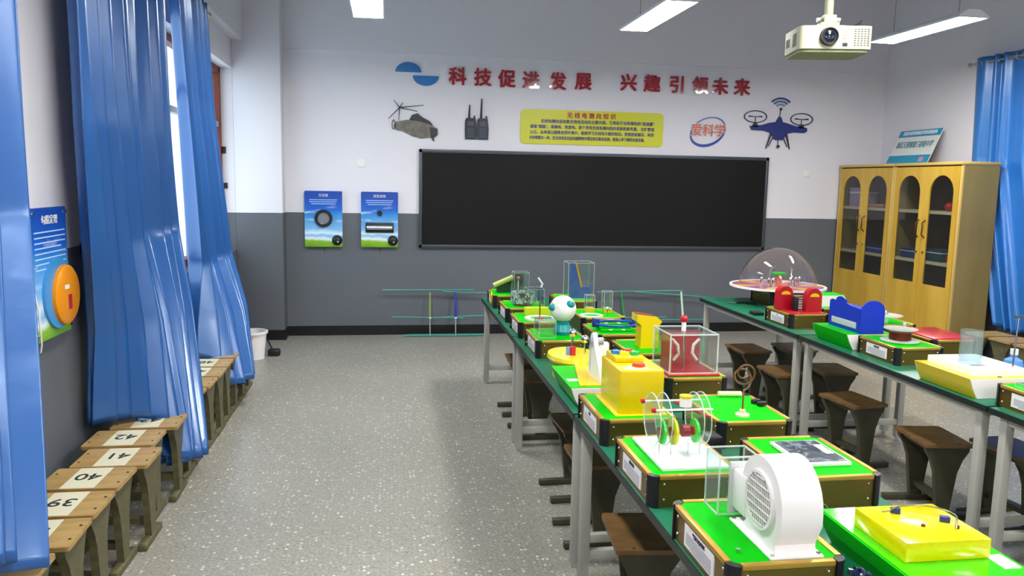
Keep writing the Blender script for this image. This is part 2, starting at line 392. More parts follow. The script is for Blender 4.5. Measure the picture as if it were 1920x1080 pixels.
f.sph((hub[0], -.014, hub[1]), .012, n=8); f.build('rotor', heli_d, t)
MB().ring(ell(-.2, 0, .022, .055, 12), ell(-.2, 0, .014, .045, 12), -.014, -.004).build('tail_rotor', heli_d, t, False)
# two handheld radios
rad1 = mat('radio_print', '#222834', .4); rad2 = mat('radio_print_grey', '#4a5160', .4)
def radio(x, ant, lab, cc):
    t = thing('walkie_talkie_cutout', lab, 'wall decoration', (x, YF, 2.22), 0, 'handheld radio cut-outs')
    MB().prism([(-.062, .0), (.062, .0), (.066, .12), (.055, .22), (.05, .235), (-.05, .235), (-.064, .21), (-.066, .1)], -.02, -.004).build('radio_body', cc, t, False)
    MB().cyl((-.02, -.012, .23), (-.014, -.012, ant), .013, .007, 8).build('antenna', rad1, t)
    MB().box(.03, .048, -.02, -.004, .235, .262).build('knob', rad1, t, False)
    MB().box(-.035, .035, -.022, -.02, .15, .2).build('display', rad2, t, False)
    k = MB()
    for a in range(3):
        for b in range(4): k.box(-.035+.026*a, -.017+.026*a, -.023, -.02, .025+.027*b, .041+.027*b)
    k.build('keypad', rad2, t, False)
radio(.915, .38, 'handheld radio cut-out with the shorter antenna, left of the pair', rad1)
radio(1.05, .45, 'handheld radio cut-out with the taller antenna, right of the pair', mat('radio_print_blue', '#2b3348', .4))
# yellow text panel
t = thing('notice_panel', 'yellow rounded notice panel with a red title and four lines of text', 'notice', (2.32, YF, 2.19))
MB().prism(rrect(-.84, .84, 0, .385, .05), -.014, -.002).build('board', mat('notice_yellow', '#c9ca1e', .35), t, False)
nred = mat('notice_red', '#a5123a', .3); nblue = mat('notice_blue', '#2b2f78', .4)
put_text('无 线 电 测 向 知 识', .066, nred, (-.02, -.016, .325), parent=t, name='title', bold=.0022)
for k, (ln, wd, al) in enumerate((('无线电测向运动是无线电活动的主要内容。它类似于众所周知的“捉迷藏”', 1.34, .06), ('或者“猎狐”，准确地、快速地、逐个寻找无线电测向机的发射机信号源。 在旷野或', 1.46, 0),
                         ('山丘、丛林或公园等自然环境中，能够学习无线电方面的知识。把竞技和娱乐、科技', 1.46, 0), ('与体育融为一体，在无线电定向运动越野跑中理论知识联系实践，使身心学习得到全面发展。', 1.36, -.05))):
    put_text(ln, .044, nblue, (al, -.016, .255-.062*k), parent=t, name='text_line', bold=.0012, width=wd)
# love-science logo
t = thing('science_logo', 'blue oval ring logo with orange characters 爱科学', 'logo', (3.71, YF, 2.39))
f = MB(); P_o = []; P_i = []
for i in range(48):
    a = 2*PI*i/48; th = .008+.02*max(0, math.cos(a-math.radians(250)))
    c0, s0 = math.cos(a), math.sin(a); R0 = math.radians(22)
    for L, d in ((P_o, th), (P_i, -.002)):
        x, z = (.215+d)*c0, (.145+d)*s0; L.append((x*math.cos(R0)-z*math.sin(R0), x*math.sin(R0)+z*math.cos(R0)))
f.ring(P_o, P_i, -.014, -.002).build('oval_ring', mat('logo_navy', '#1b3f9c', .3), t, False)
put_text('爱科学', .155, mat('logo_white', '#f0eef0', .4), (0, -.016, 0), parent=t, name='letter_outline', bold=.006, width=.43)
put_text('爱科学', .15, mat('logo_orange', '#c8491c', .4), (0, -.02, 0), parent=t, name='lettering', bold=.0015, width=.42)
# drone
dr = mat('drone_blue', '#2a3478', .35); dr2 = mat('drone_dark', '#2b2f48', .4)
t = thing('drone_cutout', 'dark blue drone cut-out with two rotors and signal arcs', 'wall decoration', (4.59, YF, 2.42))
MB().prism([(-.37, .045), (-.34, .0), (-.19, -.005), (-.1, -.03), (-.06, -.09), (-.04, -.11), (.05, -.11), (.07, -.09), (.11, -.03), (.2, -.015), (.32, -.02), (.36, .0), (.36, .035), (.33, .045), (.2, .06), (.1, .09), (.045, .1), (.02, .16), (-.01, .16), (-.045, .1), (-.12, .09), (-.22, .06)], -.02, -.004).build('drone_body', dr, t, False)
for sx, cx, cz in ((-1, -.3, .155), (1, .285, .14)):
    r = MB().ring(ell(cx, cz, .145, .073, 32), ell(cx, cz, .134, .063, 32), -.016, -.006).build('rotor_guard', dr2, t, False)
    b = MB(); b.prism([(cx-.085, cz+.012), (cx, cz+.003), (cx+.085, cz+.012), (cx+.085, cz-.006), (cx, cz-.001), (cx-.085, cz-.006)], -.014, -.008); b.build('rotor_blade', dr2, r, False)
    MB().cyl((cx, -.01, cz), (cx, -.01, .05), .005, n=6).build('rotor_shaft', dr2, t)
    MB().prism([(cx-.04, .035), (cx+.035, .035), (cx+.02, .08), (cx-.02, .08)], -.02, -.005).build('motor', dr2, t, False)
for sx in (-1, 1):
    MB().cyl((sx*.095, -.02, -.03), (sx*.15, -.014, -.215), .014, .007, 8).build('landing_leg', dr2, t)
    MB().cyl((sx*.06, -.012, -.07), (sx*.12, -.012, -.19), .007, .005, 8).build('landing_strut', dr2, t)
MB().cyl((0, -.012, -.1), (0, -.012, -.16), .005, n=6).sph((0, -.024, -.185), .02, n=10).build('camera_pod', dr2, t)
MB().cyl((.005, -.012, .15), (.01, -.012, .24), .005, n=6).sph((.01, -.02, .25), .017, n=10).build('antenna', dr2, t)
for r0, r1_, col in ((.055, .078, '#7f93bb'), (.098, .118, '#4a63a0'), (.138, .16, '#2a3f80')):
    a0, a1 = math.radians(40), math.radians(140)
    o = ell(.01, .25-.0, r1_, r1_*.85, 16, a0, a1); i_ = ell(.01, .25, r0, r0*.85, 16, a0, a1)
    MB().prism(o+i_[::-1], -.014, -.004).build('signal_arc', mat('arc'+col[1:], col, .4), t, False)
# small wall plates
for x, z, lb in ((-.30, 1.93, 'small white blank wall plate left of the blackboard top'), (4.98, 1.925, 'small white blank wall plate right of the blackboard')):
    tag(MB().box(-.043, .043, -.01, 0, -.043, .043, .003).build('wall_plate', white_p, None, True, (x, YF, z)), lb, 'socket', None)
# blue exhibit panels on the front wall
def _poster(nt, b):
    tc = nt.nodes.new('ShaderNodeTexCoord'); s = nt.nodes.new('ShaderNodeSeparateXYZ'); nt.links.new(tc.outputs['Object'], s.inputs[0])
    n = nt.nodes.new('ShaderNodeTexNoise'); n.inputs['Scale'].default_value = 5; nt.links.new(tc.outputs['Object'], n.inputs['Vector'])
    ad = nt.nodes.new('ShaderNodeMath'); ad.operation = 'MULTIPLY_ADD'; ad.inputs[1].default_value = .10; nt.links.new(n.outputs['Fac'], ad.inputs[0]); nt.links.new(s.outputs['Z'], ad.inputs[2])
    r = ramp(nt, [(.0, '#2f7a1c'), (.11, '#86b52a'), (.135, '#dff0f4'), (.17, '#7db4e6'), (.2, '#d5ecf6'), (.25, '#7fb8e8'), (.4, '#3b8fd8'), (.47, '#1d62c8'), (.62, '#1848a8')])
    nt.links.new(ad.outputs[0], r.inputs[0])
    n2 = nt.nodes.new('ShaderNodeTexNoise'); n2.inputs['Scale'].default_value = 9; n2.inputs['Detail'].default_value = 6; mp = nt.nodes.new('ShaderNodeMapping'); mp.inputs['Scale'].default_value = (.6, .6, 2.2)
    nt.links.new(tc.outputs['Object'], mp.inputs[0]); nt.links.new(mp.outputs[0], n2.inputs['Vector'])
    cl = nt.nodes.new('ShaderNodeMapRange'); cl.inputs['From Min'].default_value = .58; cl.inputs['From Max'].default_value = .72; nt.links.new(n2.outputs['Fac'], cl.inputs['Value'])
    band = nt.nodes.new('ShaderNodeMapRange'); band.inputs['From Min'].default_value = .14; band.inputs['From Max'].default_value = .0; band.inputs['To Min'].default_value = 0; band.inputs['To Max'].default_value = .85
    ab = nt.nodes.new('ShaderNodeMath'); ab.operation = 'SUBTRACT'; ab.inputs[1].default_value = .34; nt.links.new(s.outputs['Z'], ab.inputs[0])
    a2 = nt.nodes.new('ShaderNodeMath'); a2.operation = 'ABSOLUTE'; nt.links.new(ab.outputs[0], a2.inputs[0]); nt.links.new(a2.outputs[0], band.inputs['Value'])
    mu = nt.nodes.new('ShaderNodeMath'); mu.operation = 'MULTIPLY'; nt.links.new(cl.outputs[0], mu.inputs[0]); nt.links.new(band.outputs[0], mu.inputs[1])
    mx = nt.nodes.new('ShaderNodeMix'); mx.data_type = 'RGBA'; nt.links.new(mu.outputs[0], mx.inputs[0]); nt.links.new(r.outputs[0], mx.inputs[6]); mx.inputs[7].default_value = rgb('#e8f4fb')
    nt.links.new(mx.outputs[2], b.inputs['Base Color'])
poster_m = node_mat('sky_print', _poster, .25)
pale = mat('pale_print', '#a9c8ee', .5); mirror = mat('mirror_disc', '#b8bcc2', .2, .8)
def panel(x, label, title, kind):
    t = thing('exhibit_panel', label, 'exhibit', (x, YF, 1.003), 0, 'blue sky exhibit panels on the front wall')
    MB().prism(rrect(-.203, .203, 0, .615, .012), -.05, -.03).build('printed_board', poster_m, t, False)
    MB().box(-.19, .19, -.03, -.002, .02, .6).build('back_box', white_p, t, False)
    put_text(title, .035, white_p, (0, -.052, .565), parent=t, name='title')
    s = MB()
    for k in range(3): s.box(-.15+.02*(k == 2), .15-.01*k, -.0515, -.05, .515-.022*k, .522-.022*k)
    s.build('small_print', pale, t, False)
    if kind == 0:
        MB().lathe([(.062, .0), (.062, .02), (.07, .035), (.09, .035), (.097, .02), (.097, 0)], (0, -.05, .315), 32, (0, -1, 0)).build('black_ring', black_p, t)
        MB().cyl((0, -.05, .315), (0, -.062, .315), .063, n=32).build('mirror', mirror, t)
    else:
        MB().cyl((0, -.05, .38), (0, -.075, .38), .03, n=20).build('eyepiece', black_p, t)
        MB().box(-.155, .155, -.07, -.05, .165, .275, .006).build('viewer_frame', black_p, t)
        MB().cyl((-.14, -.078, .22), (.14, -.078, .22), .026, n=20).build('roller', mirror, t)
    k = MB().lathe([(0, .045), (.03, .045), (.042, .038), (.055, .015), (.058, 0)], (.145, -.05, .075), 28, (0, -1, 0)).build('knob', black_p, t)
    MB().sph((.155, -.097, .06), .012, n=10).build('knob_pin', chrome, k)
    MB().cyl((0, -.018, .02), (.005, -.01, -.06), .003, n=6).build('cord', black_p, t)
panel(-.705, 'blue sky exhibit panel with a big black ring and round mirror', '万花筒', 0)
panel(-.095, 'blue sky exhibit panel with a small eyepiece over a silver roller window', '视觉滚筒', 1)
tag(MB().box(-.02, .02, -.02, 0, -.035, .035, .003).build('wall_switch', black_p, None, True, (-1.70, 8.86, 2.03)), 'upper small black fitting on the white pillar by the far curtain', 'fitting')
tag(MB().box(-.018, .018, -.02, 0, -.03, .03, .003).build('wall_switch', black_p, None, True, (-1.69, 8.86, 1.66)), 'lower small black fitting on the white pillar by the far curtain', 'fitting')

# ------------------------------------------------------------ left wall panel
t = thing('exhibit_panel', 'tall blue exhibit panel with an orange disc on the left wall between curtains', 'exhibit', (XL, 3.975, .993))
MB().prism(rrect(-.195, .195, 0, .603, .01), .035, .055, 'YZ').build('printed_board', poster_m, t, False)
f = MB()
for y in (-.18, .18):
    for z in (.03, .58): f.cyl((.0, y, z), (.062, y, z), .009, n=10)
f.build('standoff', chrome, t)
put_text('勾股定理', .045, white_p, (.057, 0, .545), RRIGHT, t, 'title')
s = MB()
for k in range(8): s.box(.055, .0565, -.17, .17-.05*(k in (3, 7)), .49-.024*k, .496-.024*k)
s.build('small_print', pale, t, False)
MB().cyl((.055, .045, .2), (.068, .045, .2), .165, n=40).build('disc_backing', mat('sky_disc', '#3f8fd0', .3), t)
d = MB().lathe([(0, .022), (.13, .022), (.142, .014), (.145, 0)], (.068, .1, .185), 40, (1, 0, 0)).build('orange_disc', mat('orange_plastic', '#dd8a06', .35), t)
MB().box(.09, .0915, .085, .125, .115, .185).build('red_sticker', red, d, False)
MB().box(.09, .0915, .05, .1, .215, .235).build('white_sticker', white_p, d, False)
MB().tube([(.05, -.2, .27), (.07, -.2, .15), (.07, -.19, .0), (.06, -.18, -.04)], .004).build('cord', white_p, t)
t = thing('curtain_hook', 'small chrome curtain hook on the wall beside the large blue curtain', 'hook', (XL, 4.5, 1.36))
MB().box(0, .02, -.02, .02, -.03, .03, .004).build('hook_plate', black_p, t)
MB().tube([(.02, 0, .01), (.06, 0, .0), (.075, 0, -.03), (.06, 0, -.05)], .005).build('hook_arm', chrome, t)

# ------------------------------------------------------------ curtains
def lerp(a, b, t): return a+(b-a)*t
def sst(t): t = max(0, min(1, t)); return t*t*(3-2*t)
def curtain(label, rows, folds, amp, hem, matl, seed, group, inward=1, nu=220, nv=70, spread=1.0):
    """rows: (z, y0, y1, x0, x1) from top to hem; hem(u) = height of the lower edge"""
    rnd = random.Random(seed); ph = [rnd.uniform(0, 2*PI) for _ in range(4)]; wob = [rnd.uniform(-.5, .5) for _ in range(12)]
    zt = rows[0][0]; bm = bmesh.new(); G = []
    for j in range(nv+1):
        L = []
        for i in range(nu+1):
            u = i/nu; z = lerp(zt, hem(u), j/nv)
            k = 0
            while k < len(rows)-2 and z < rows[k+1][0]: k += 1
            a, b = rows[k], rows[k+1]; tt = max(0, min(1, (a[0]-z)/(a[0]-b[0])))
            y0, y1, x0, x1 = (lerp(a[m], b[m], tt) for m in (1, 2, 3, 4))
            v = (zt-z)/(zt-.1)
            ew = u + .018*math.sin(2*PI*u*folds*.37+ph[0]) + .025*v*math.sin(2*PI*u*2.3+ph[1])
            amp_ = amp*(.75+.5*sst(v))*(1+.35*math.sin(2*PI*u*1.7+ph[2]))
            th = 2*PI*folds*ew + .9*v*math.sin(3*u+ph[3])
            w_ = (1-1.9*abs(math.sin(th/2))**1.5)+.08*math.sin(2*th+ph[1]+2*v)+.22*v*math.sin(5.3*u*PI+5*v)
            sx = lerp(x0, x1, sst(min(1, u*spread)))+inward*amp_*w_
            yy = lerp(y0, y1, u)+amp*.5*math.cos(th)*(.6+.4*v)
            L.append(bm.verts.new((sx, yy, z)))
        G.append(L)
    for j in range(nv):
        for i in range(nu): bm.faces.new((G[j][i], G[j][i+1], G[j+1][i+1], G[j+1][i]))
    t = thing('curtain', label, 'curtain', (rows[0][3], rows[0][1], 0), 0, group)
    bmesh.ops.translate(bm, vec=(-rows[0][3], -rows[0][1], 0), verts=bm.verts)
    me = bpy.data.meshes.new('fabric'); bm.to_mesh(me); bm.free(); me.materials.append(matl)
    me.polygons.foreach_set('use_smooth', [True]*len(me.polygons))
    o = link('fabric', me, t); s = o.modifiers.new('thick', 'SOLIDIFY'); s.thickness = .004
    n = max(3, round(folds*.8))
    for k in range(n):
        y = lerp(rows[0][1], rows[0][2], (k+.5)/n)-rows[0][1]
        MB().lathe([(.024, -.006), (.034, -.006), (.034, .006), (.024, .006), (.024, -.006)], (0, y, rows[0][0]-.055), 16, (0, 1, .0)).build('grommet', chrome, t)
    return t
GL = 'blue satin curtains along the left windows'
curtain('blue satin curtain at the left edge of the picture, nearest the viewer',
        [(3.09, 2.3, 3.36, -1.42, -1.42), (1.6, 2.3, 3.30, -1.42, -1.42), (1.1, 2.25, 3.08, -1.4, -1.34), (.4, 2.2, 2.70, -1.38, -1.2)], 6, .055,
        lambda u: .47-.05*math.sin(u*7), curt_m, 3, GL)
curtain('wide blue satin curtain spilling over the numbered stools, middle of the three on the left',
        [(3.09, 4.0, 5.46, -1.42, -1.43), (2.0, 4.05, 5.46, -1.42, -1.43), (1.4, 4.15, 5.50, -1.43, -1.43), (.95, 4.3, 5.15, -1.46, -1.31), (.2, 4.36, 4.62, -1.5, -1.16)], 8.5, .075,
        lambda u: .455 if u < .30 else lerp(.455, .17, sst((u-.30)/.3))+.012*math.sin(30*u), curt_m, 5, GL, spread=1.7)
curtain('narrow blue satin curtain by the white pillar, farthest on the left',
        [(3.09, 5.76, 6.74, -1.42, -1.42), (2.3, 5.9, 6.9, -1.41, -1.42), (1.1, 6.1, 7.1, -1.40, -1.36), (.7, 6.02, 6.9, -1.42, -1.22), (.15, 5.9, 6.45, -1.42, -1.09)], 7, .045,
        lambda u: lerp(.46, .2, sst((u-.1)/.2))+.012*math.sin(24*u), curt_m, 9, GL, spread=2.6)
curtain('blue satin curtain on the right wall beside the yellow cabinets',
        [(3.07, 5.0, 7.46, 5.84, 5.84), (2.06, 5.05, 7.42, 5.86, 5.86), (.42, 5.2, 6.88, 5.8, 5.84)], 14, .03,
        lambda u: .45+.02*math.sin(20*u), curt_r, 12, 'right wall curtain')
rod_m = mat('rod_metal', '#b5ab9a', .3, .8)
def rod(x, xw, y0, y1, z, lb):
    t = thing('curtain_rod', lb, 'curtain rod', (x, y0, z))
    MB().cyl((0, 0, 0), (0, y1-y0, 0), .013, n=12).build('rod_bar', rod_m, t)
    for y in (0, y1-y0): MB().sph((0, y, 0), .022, n=12).build('finial', rod_m, t)
    for y in (.12, (y1-y0)/2, y1-y0-.04): MB().box(min(0, xw-x), max(0, xw-x), y-.008, y+.008, -.008, .008).build('bracket', rod_m, t)
rod(-1.42, XL, 1.8, 6.95, 3.035, 'metal rod carrying the blue curtains on the left wall')
rod(5.84, XR, 4.8, 7.55, 3.015, 'metal rod carrying the blue curtain on the right wall')

# ------------------------------------------------------------ cabinets
def cabinet(y, lb):
    t = thing('bookcase', lb, 'cabinet', (5.4, y, 0), 0, 'tall yellow wooden cabinets')
    W_, D, H = 1.045, .395, 2.0        # local: door face at x=0 looking to -X, y from 0 to W_
    f = MB(); f.box(.02, D, 0, .02, 0, H).box(.02, D, W_-.02, W_, 0, H).box(D-.012, D, .02, W_-.02, 0, H).box(.02, D, .02, W_-.02, 0, .08)
    f.build('carcass', cab_side, t, False)
    MB().box(-.015, D+.01, -.005, W_+.005, H, H+.03, .006).build('top_board', cab_trim, t)
    inner = mat('cabinet_inside', '#54462f', .6)
    MB().box(D-.02, D-.013, .02, W_-.02, .08, H).build('back_panel', inner, t, False)
    for z in (1.02, 1.53): MB().box(.024, D-.02, .02, W_-.02, z-.015, z+.015).build('shelf', shelf_m, t, False)
    MB().box(.024, D-.02, .02, W_-.02, .55, .57).build('shelf', shelf_m, t, False)
    for yy in (0.0, W_-.025): MB().box(.0, .022, yy, yy+.025, .05, H, .002).build('stile', cab_trim, t)
    for k in (0, 1):
        a, b = (.03, W_/2-.003) if k == 0 else (W_/2+.003, W_-.03); c = (a+b)/2; hw = .175
        d = bpy.data.objects.new('door', None); C.objects.link(d); d.parent = t
        n = 21; arch = ell(c, 1.725, hw, .175, n, 0, PI); inn = arch+[(c-hw, .80), (c+hw, .80)]
        out = [(lerp(b, a, i/(n-1)), H-.012) for i in range(n)]+[(a, .06), (b, .06)]
        MB().ring(out, inn, 0, .018, 'YZ').build('door_panel', cab_m, d, False)
        MB().prism(inn, .008, .011, 'YZ').build('door_glass', acrylic('cabinet_glass', '#e6e8ea', .01, .35), d, False)
        hy = W_/2+(-.05 if k == 0 else .05)
        MB().tube([(0, hy, 1.27), (-.03, hy+.01, 1.3), (-.035, hy-.005, 1.36), (-.03, hy+.01, 1.42), (0, hy, 1.45)], .007).build('handle', mat('antique_brass', '#5d4426', .35, .8), d)
        MB().cyl((0, hy, 1.12), (-.008, hy, 1.12), .012, n=12).build('lock', chrome, d)
    return t
cabinet(6.95, 'tall yellow cabinet with arched glass doors, nearer of the two')
cabinet(8.008, 'tall yellow cabinet with arched glass doors, beside the front wall')
# things on the shelves
items = [('box', 7.15, .12, .10, 1.035, '#8c7a5a'), ]
def shelf_item(nm, lb, cat, y, z, w_, h, d_, col, x=5.455):
    t = thing(nm, lb, cat, (x, y, z), 0, None)
    MB().box(0, d_, -w_/2, w_/2, 0, h, .004).build('body', mat('item'+col[1:], col, .5), t)
    MB().box(-.002, d_+.002, -w_/2-.001, w_/2+.001, h*.7, h*.78).build('band', paper, t)
shelf_item('storage_box', 'pale lilac printed box on the upper shelf of the far cabinet', 'box', 8.78, 1.546, .26, .22, .2, '#a994b8')
shelf_item('storage_box', 'blue flat box on the middle shelf of the near cabinet, left door', 'box', 7.72, 1.036, .3, .1, .2, '#24426c')
shelf_item('storage_box', 'dark teal box on the middle shelf of the near cabinet, right door', 'box', 7.34, 1.036, .24, .12, .2, '#1f4450')
shelf_item('storage_box', 'blue box on the middle shelf of the far cabinet', 'box', 8.36, 1.036, .3, .07, .2, '#2b3d80')
shelf_item('storage_box', 'orange low box on the upper shelf of the far cabinet', 'box', 8.36, 1.546, .24, .04, .2, '#b06a3c')
for y, z, lb in ((7.22, 1.59, 'red ball on the upper shelf of the near cabinet'), (7.14, 1.08, 'red ball on the middle shelf of the near cabinet')):
    tag(MB().sph((0, 0, 0), .045, n=16).build('ball', red, None, True, (5.5, y, z)), lb, 'ball')
# sign leaning on the wall on top of the cabinets
t = thing('school_sign', 'white and blue school sign leaning on the wall on top of the cabinets', 'sign', (5.72, 8.28, 2.03))
Rt = Matrix.Rotation(math.radians(24), 4, 'Y')
cy_m = mat('sign_cyan', '#1b8fb8', .35)
def tilt(o): o.data.transform(Rt); return o
tilt(MB().box(-.01, 0, -.36, .36, 0, .42).build('board', mat('sign_white', '#d5d9d6', .4), t, False))
tilt(MB().box(-.012, -.01, -.36, .36, .34, .42).build('upper_band', cy_m, t, False))
tilt(MB().box(-.012, -.01, -.36, .36, 0, .11).build('lower_band', cy_m, t, False))
for bd, sz, m_, z, wd in (('科技体育传统项目学校实验基地', .05, white_p, .38, .58), ('新区王港镇第三初级中学', .085, mat('sign_text', '#4a8795', .4), .235, .62)):
    me = text_mesh(bd, sz, .001, m_, .001, width=wd); me.transform(Rt @ Matrix.Translation((-.013, 0, z)) @ RLEFT); link('lettering', me, t)
tilt(MB().box(-.014, -.012, -.27, -.2, .03, .08).build('red_mark', mat('sign_pink', '#d58a9a', .5), t, False))

# ------------------------------------------------------------ tables
def table(lb):
    t = thing('lab_table', lb, 'table', (0, 0, 0), 0, 'long green topped lab tables')
    L, Wd = 1.76, .8   # local origin: left near corner on the floor; x 0..Wd, y 0..L
    MB().box(.004, Wd-.004, .004, L-.004, .722, .75, .003).build('table_top', tgreen, t)
    o = [(0, 0), (Wd, 0), (Wd, L), (0, L)]; i_ = [(.006, .006), (Wd-.006, .006), (Wd-.006, L-.006), (.006, L-.006)]
    MB().ring(o, i_, .72, .7475, 'XY').build('edge_band', tblack, t, False)
    for x in (.045, Wd-.045):
        for y in (.07, L-.07):
            lg = MB().box(x-.022, x+.022, y-.022, y+.022, .025, .72, .004).build('leg', steel, t)
            MB().cyl((x, y, 0), (x, y, .025), .016, n=12).build('foot_pad', chrome, lg)
    for x in (.045, Wd-.045): MB().box(x-.015, x+.015, .09, L-.09, .685, .72).build('apron', steel, t, False)
    for y in (.07, L-.07):
        MB().box(.065, Wd-.065, y-.015, y+.015, .685, .72).build('apron', steel, t, False)
        MB().box(.065, Wd-.065, y-.017, y+.017, .12, .16, .003).build('crossbar', steel, t)
    return t
nm3 = ['nearest the viewer', 'in the middle', 'farthest from the viewer']
tb = table('green topped table of the left row, nearest the viewer'); tb.location = (.80, 1.55, 0)
for k in (1, 2): dup(tb, (.80, 1.55+1.775*k, 0), 0, 'green topped table of the left row, '+nm3[k])
for k in (0, 1, 2): dup(tb, (2.78, 1.50+1.775*k, 0), 0, 'green topped table of the right row, '+nm3[k])

# ------------------------------------------------------------ stools
def stool_parts(t, sm, lm, foot):
    MB().prism(rrect(-.17, .17, -.13, .13, .012, 3), .403, .42, 'XY').build('seat', sm, t, False)
    f = MB(); f.box(-.15, .15, -.1, -.085, .375, .403).box(-.15, .15, .085, .1, .375, .403); f.build('seat_frame', lm, t, False)
    prof = [(-.12, .403), (-.115, .375), (-.085, .33), (-.06, .26), (-.032, .03), (.032, .03), (.06, .26), (.085, .33), (.115, .375), (.12, .403)]
    for x in (-.135, .135):
        lg = MB().prism(prof, x-.016, x+.016, 'YZ').build('leg', lm, t, False)
        MB().box(x-.02, x+.02, -foot, foot, 0, .035, .006).build('foot', lm, lg)
    MB().box(-.12, .12, -.02, .02, .09, .12).build('stretcher', lm, t, False)
    sm_ = MB().cyl((0, 0, 0), (0, 0, .0015), .006, n=8).mesh('screw', black_p)
    for x in (-.15, .15):
        for y in (-.06, .06): link('screw', sm_, t, (x, y, .42))
pap = mat('number_paper', '#c9c6ae', .6); ink2 = mat('number_ink', '#2a2c28', .6)
def paper_on(t, num):
    p = MB().box(-.07, .07, -.122, .124, .4205, .4213).build('number_paper', pap, t, False)
    me = text_mesh(num, .11, .0004, ink2, .0012); me.transform(Matrix.Translation((.0, .015, .4218)) @ Matrix.Rotation(PI, 4, 'Z')); link('number', me, p)
    return p
G1 = 'numbered wooden stools lined up along the left wall'
proto = thing('stool', 'wooden stool numbered 39 in the row along the left wall', 'stool', (-1.315, 3.345, 0), 0, G1)
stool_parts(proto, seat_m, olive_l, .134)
row = [('37', -1.33, 2.76, .02), ('38', -1.31, 3.06, .03), ('40', -1.315, 3.635, -.02), ('41', -1.275, 3.905, .0), ('42', -1.33, 4.20, .0), ('43', -1.29, 4.49, .02),
       ('44', -1.31, 4.78, 0), ('45', -1.31, 5.07, .01), ('46', -1.30, 5.35, -.01), ('47', -1.295, 5.63, 0), ('48', -1.30, 5.91, 0), ('49', -1.30, 6.2, 0), ('50', -1.30, 6.49, 0), ('51', -1.30, 6.78, 0)]
lab = {'37': 'wooden stool at the bottom left corner, its seat half under the near curtain', '38': 'wooden stool with scuffed seat and paper partly under the curtain hem, before number 39',
       '43': 'wooden stool numbered 43 under the hem of the wide curtain', '44': 'wooden stool hidden behind the wide curtain, beyond number 43', '45': 'wooden stool behind the right fold of the wide curtain',
       '46': 'wooden stool showing an unpapered seat corner beside the wide curtain', '47': 'wooden stool with paper between the two far curtains, nearer one', '48': 'wooden stool with paper between the two far curtains, farther one',
       '49': 'wooden stool whose legs show below the narrow far curtain, first', '50': 'wooden stool whose legs show below the narrow far curtain, second', '51': 'wooden stool whose legs show below the narrow far curtain, last'}
for num, x, y, r in row:
    s = dup(proto, (x, y, 0), r, lab.get(num, 'wooden stool numbered %s in the row along the left wall' % num))
    if num not in ('37',): paper_on(s, num)
paper_on(proto, '39')
# brown stools below the tables
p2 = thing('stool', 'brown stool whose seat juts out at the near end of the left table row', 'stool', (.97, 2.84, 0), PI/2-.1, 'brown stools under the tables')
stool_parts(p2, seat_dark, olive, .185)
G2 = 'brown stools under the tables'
for x, y, r, lb in ((1.02, 3.72, PI/2, 'brown stool behind the double grey legs, left row middle table'), (1.06, 4.28, PI/2+.05, 'brown stool under the middle left table, just past the leg pair'),
                    (1.03, 5.37, PI/2, 'brown stool under the left row at the far leg pair'), (1.03, 5.92, PI/2, 'brown stool under the farthest left table'),
                    (2.97, 6.18, PI/2+.05, 'brown stool at the far table of the right row, left of the leg pair'), (3.39, 6.2, PI/2, 'brown stool deeper under the far right table'),
                    (2.87, 5.38, PI/2, 'brown stool with a bright spot on its seat, left of the right row leg pair'), (3.27, 5.42, PI/2-.08, 'brown stool just right of the right row leg pair'),
                    (2.935, 4.59, PI/2+.15, 'brown stool standing alone under the middle table of the right row'), (2.95, 3.84, PI/2-.12, 'brown stool left of the nearest leg pair of the right row'),
                    (3.26, 3.62, PI/2+.1, 'stool with a dark sheen on its seat at the right edge, past the nearest legs')):
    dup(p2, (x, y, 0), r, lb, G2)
for k, y in enumerate((6.66, 6.36, 6.06)):
    dup(proto, (5.62, y, 0), .02, ['plain stool standing against the near cabinet side, right wall', 'second plain stool from the cabinet, by the right curtain', 'third plain stool from the cabinet, by the right curtain'][k], 'plain stools along the right wall')
    # drop the number paper copied from the prototype
for o in list(bpy.data.objects):
    if o.name.startswith('number_paper') and o.parent and o.parent.get('group') == 'plain stools along the right wall':
        for g in list(o.children): bpy.data.objects.remove(g)
        bpy.data.objects.remove(o)

# ------------------------------------------------------------ waste bin
t = thing('waste_bin', 'white round waste bin behind the far curtain', 'bin', (-1.30, 7.95, 0))
MB().lathe([(.0, .004), (.095, .004), (.1, .0), (.125, .25), (.14, .25), (.14, .27), (.12, .27), (.095, .02), (0, .02)], n=28).build('bucket', white_p, t)
MB().lathe([(.123, .262), (.128, .275), (.11, .272), (.1, .2)], n=28).build('bin_liner', mat('liner', '#c8c8c8', .4), t)
t = thing('cleaning_brush', 'black brush lying beside the waste bin', 'brush', (-1.12, 8.05, 0))
MB().box(-.06, .06, -.04, .04, .0, .07, .02).build('brush_head', black_p, t)
MB().cyl((-.02, .02, .06), (-.1, .2, .14), .009, n=8).build('handle', black_p, t)

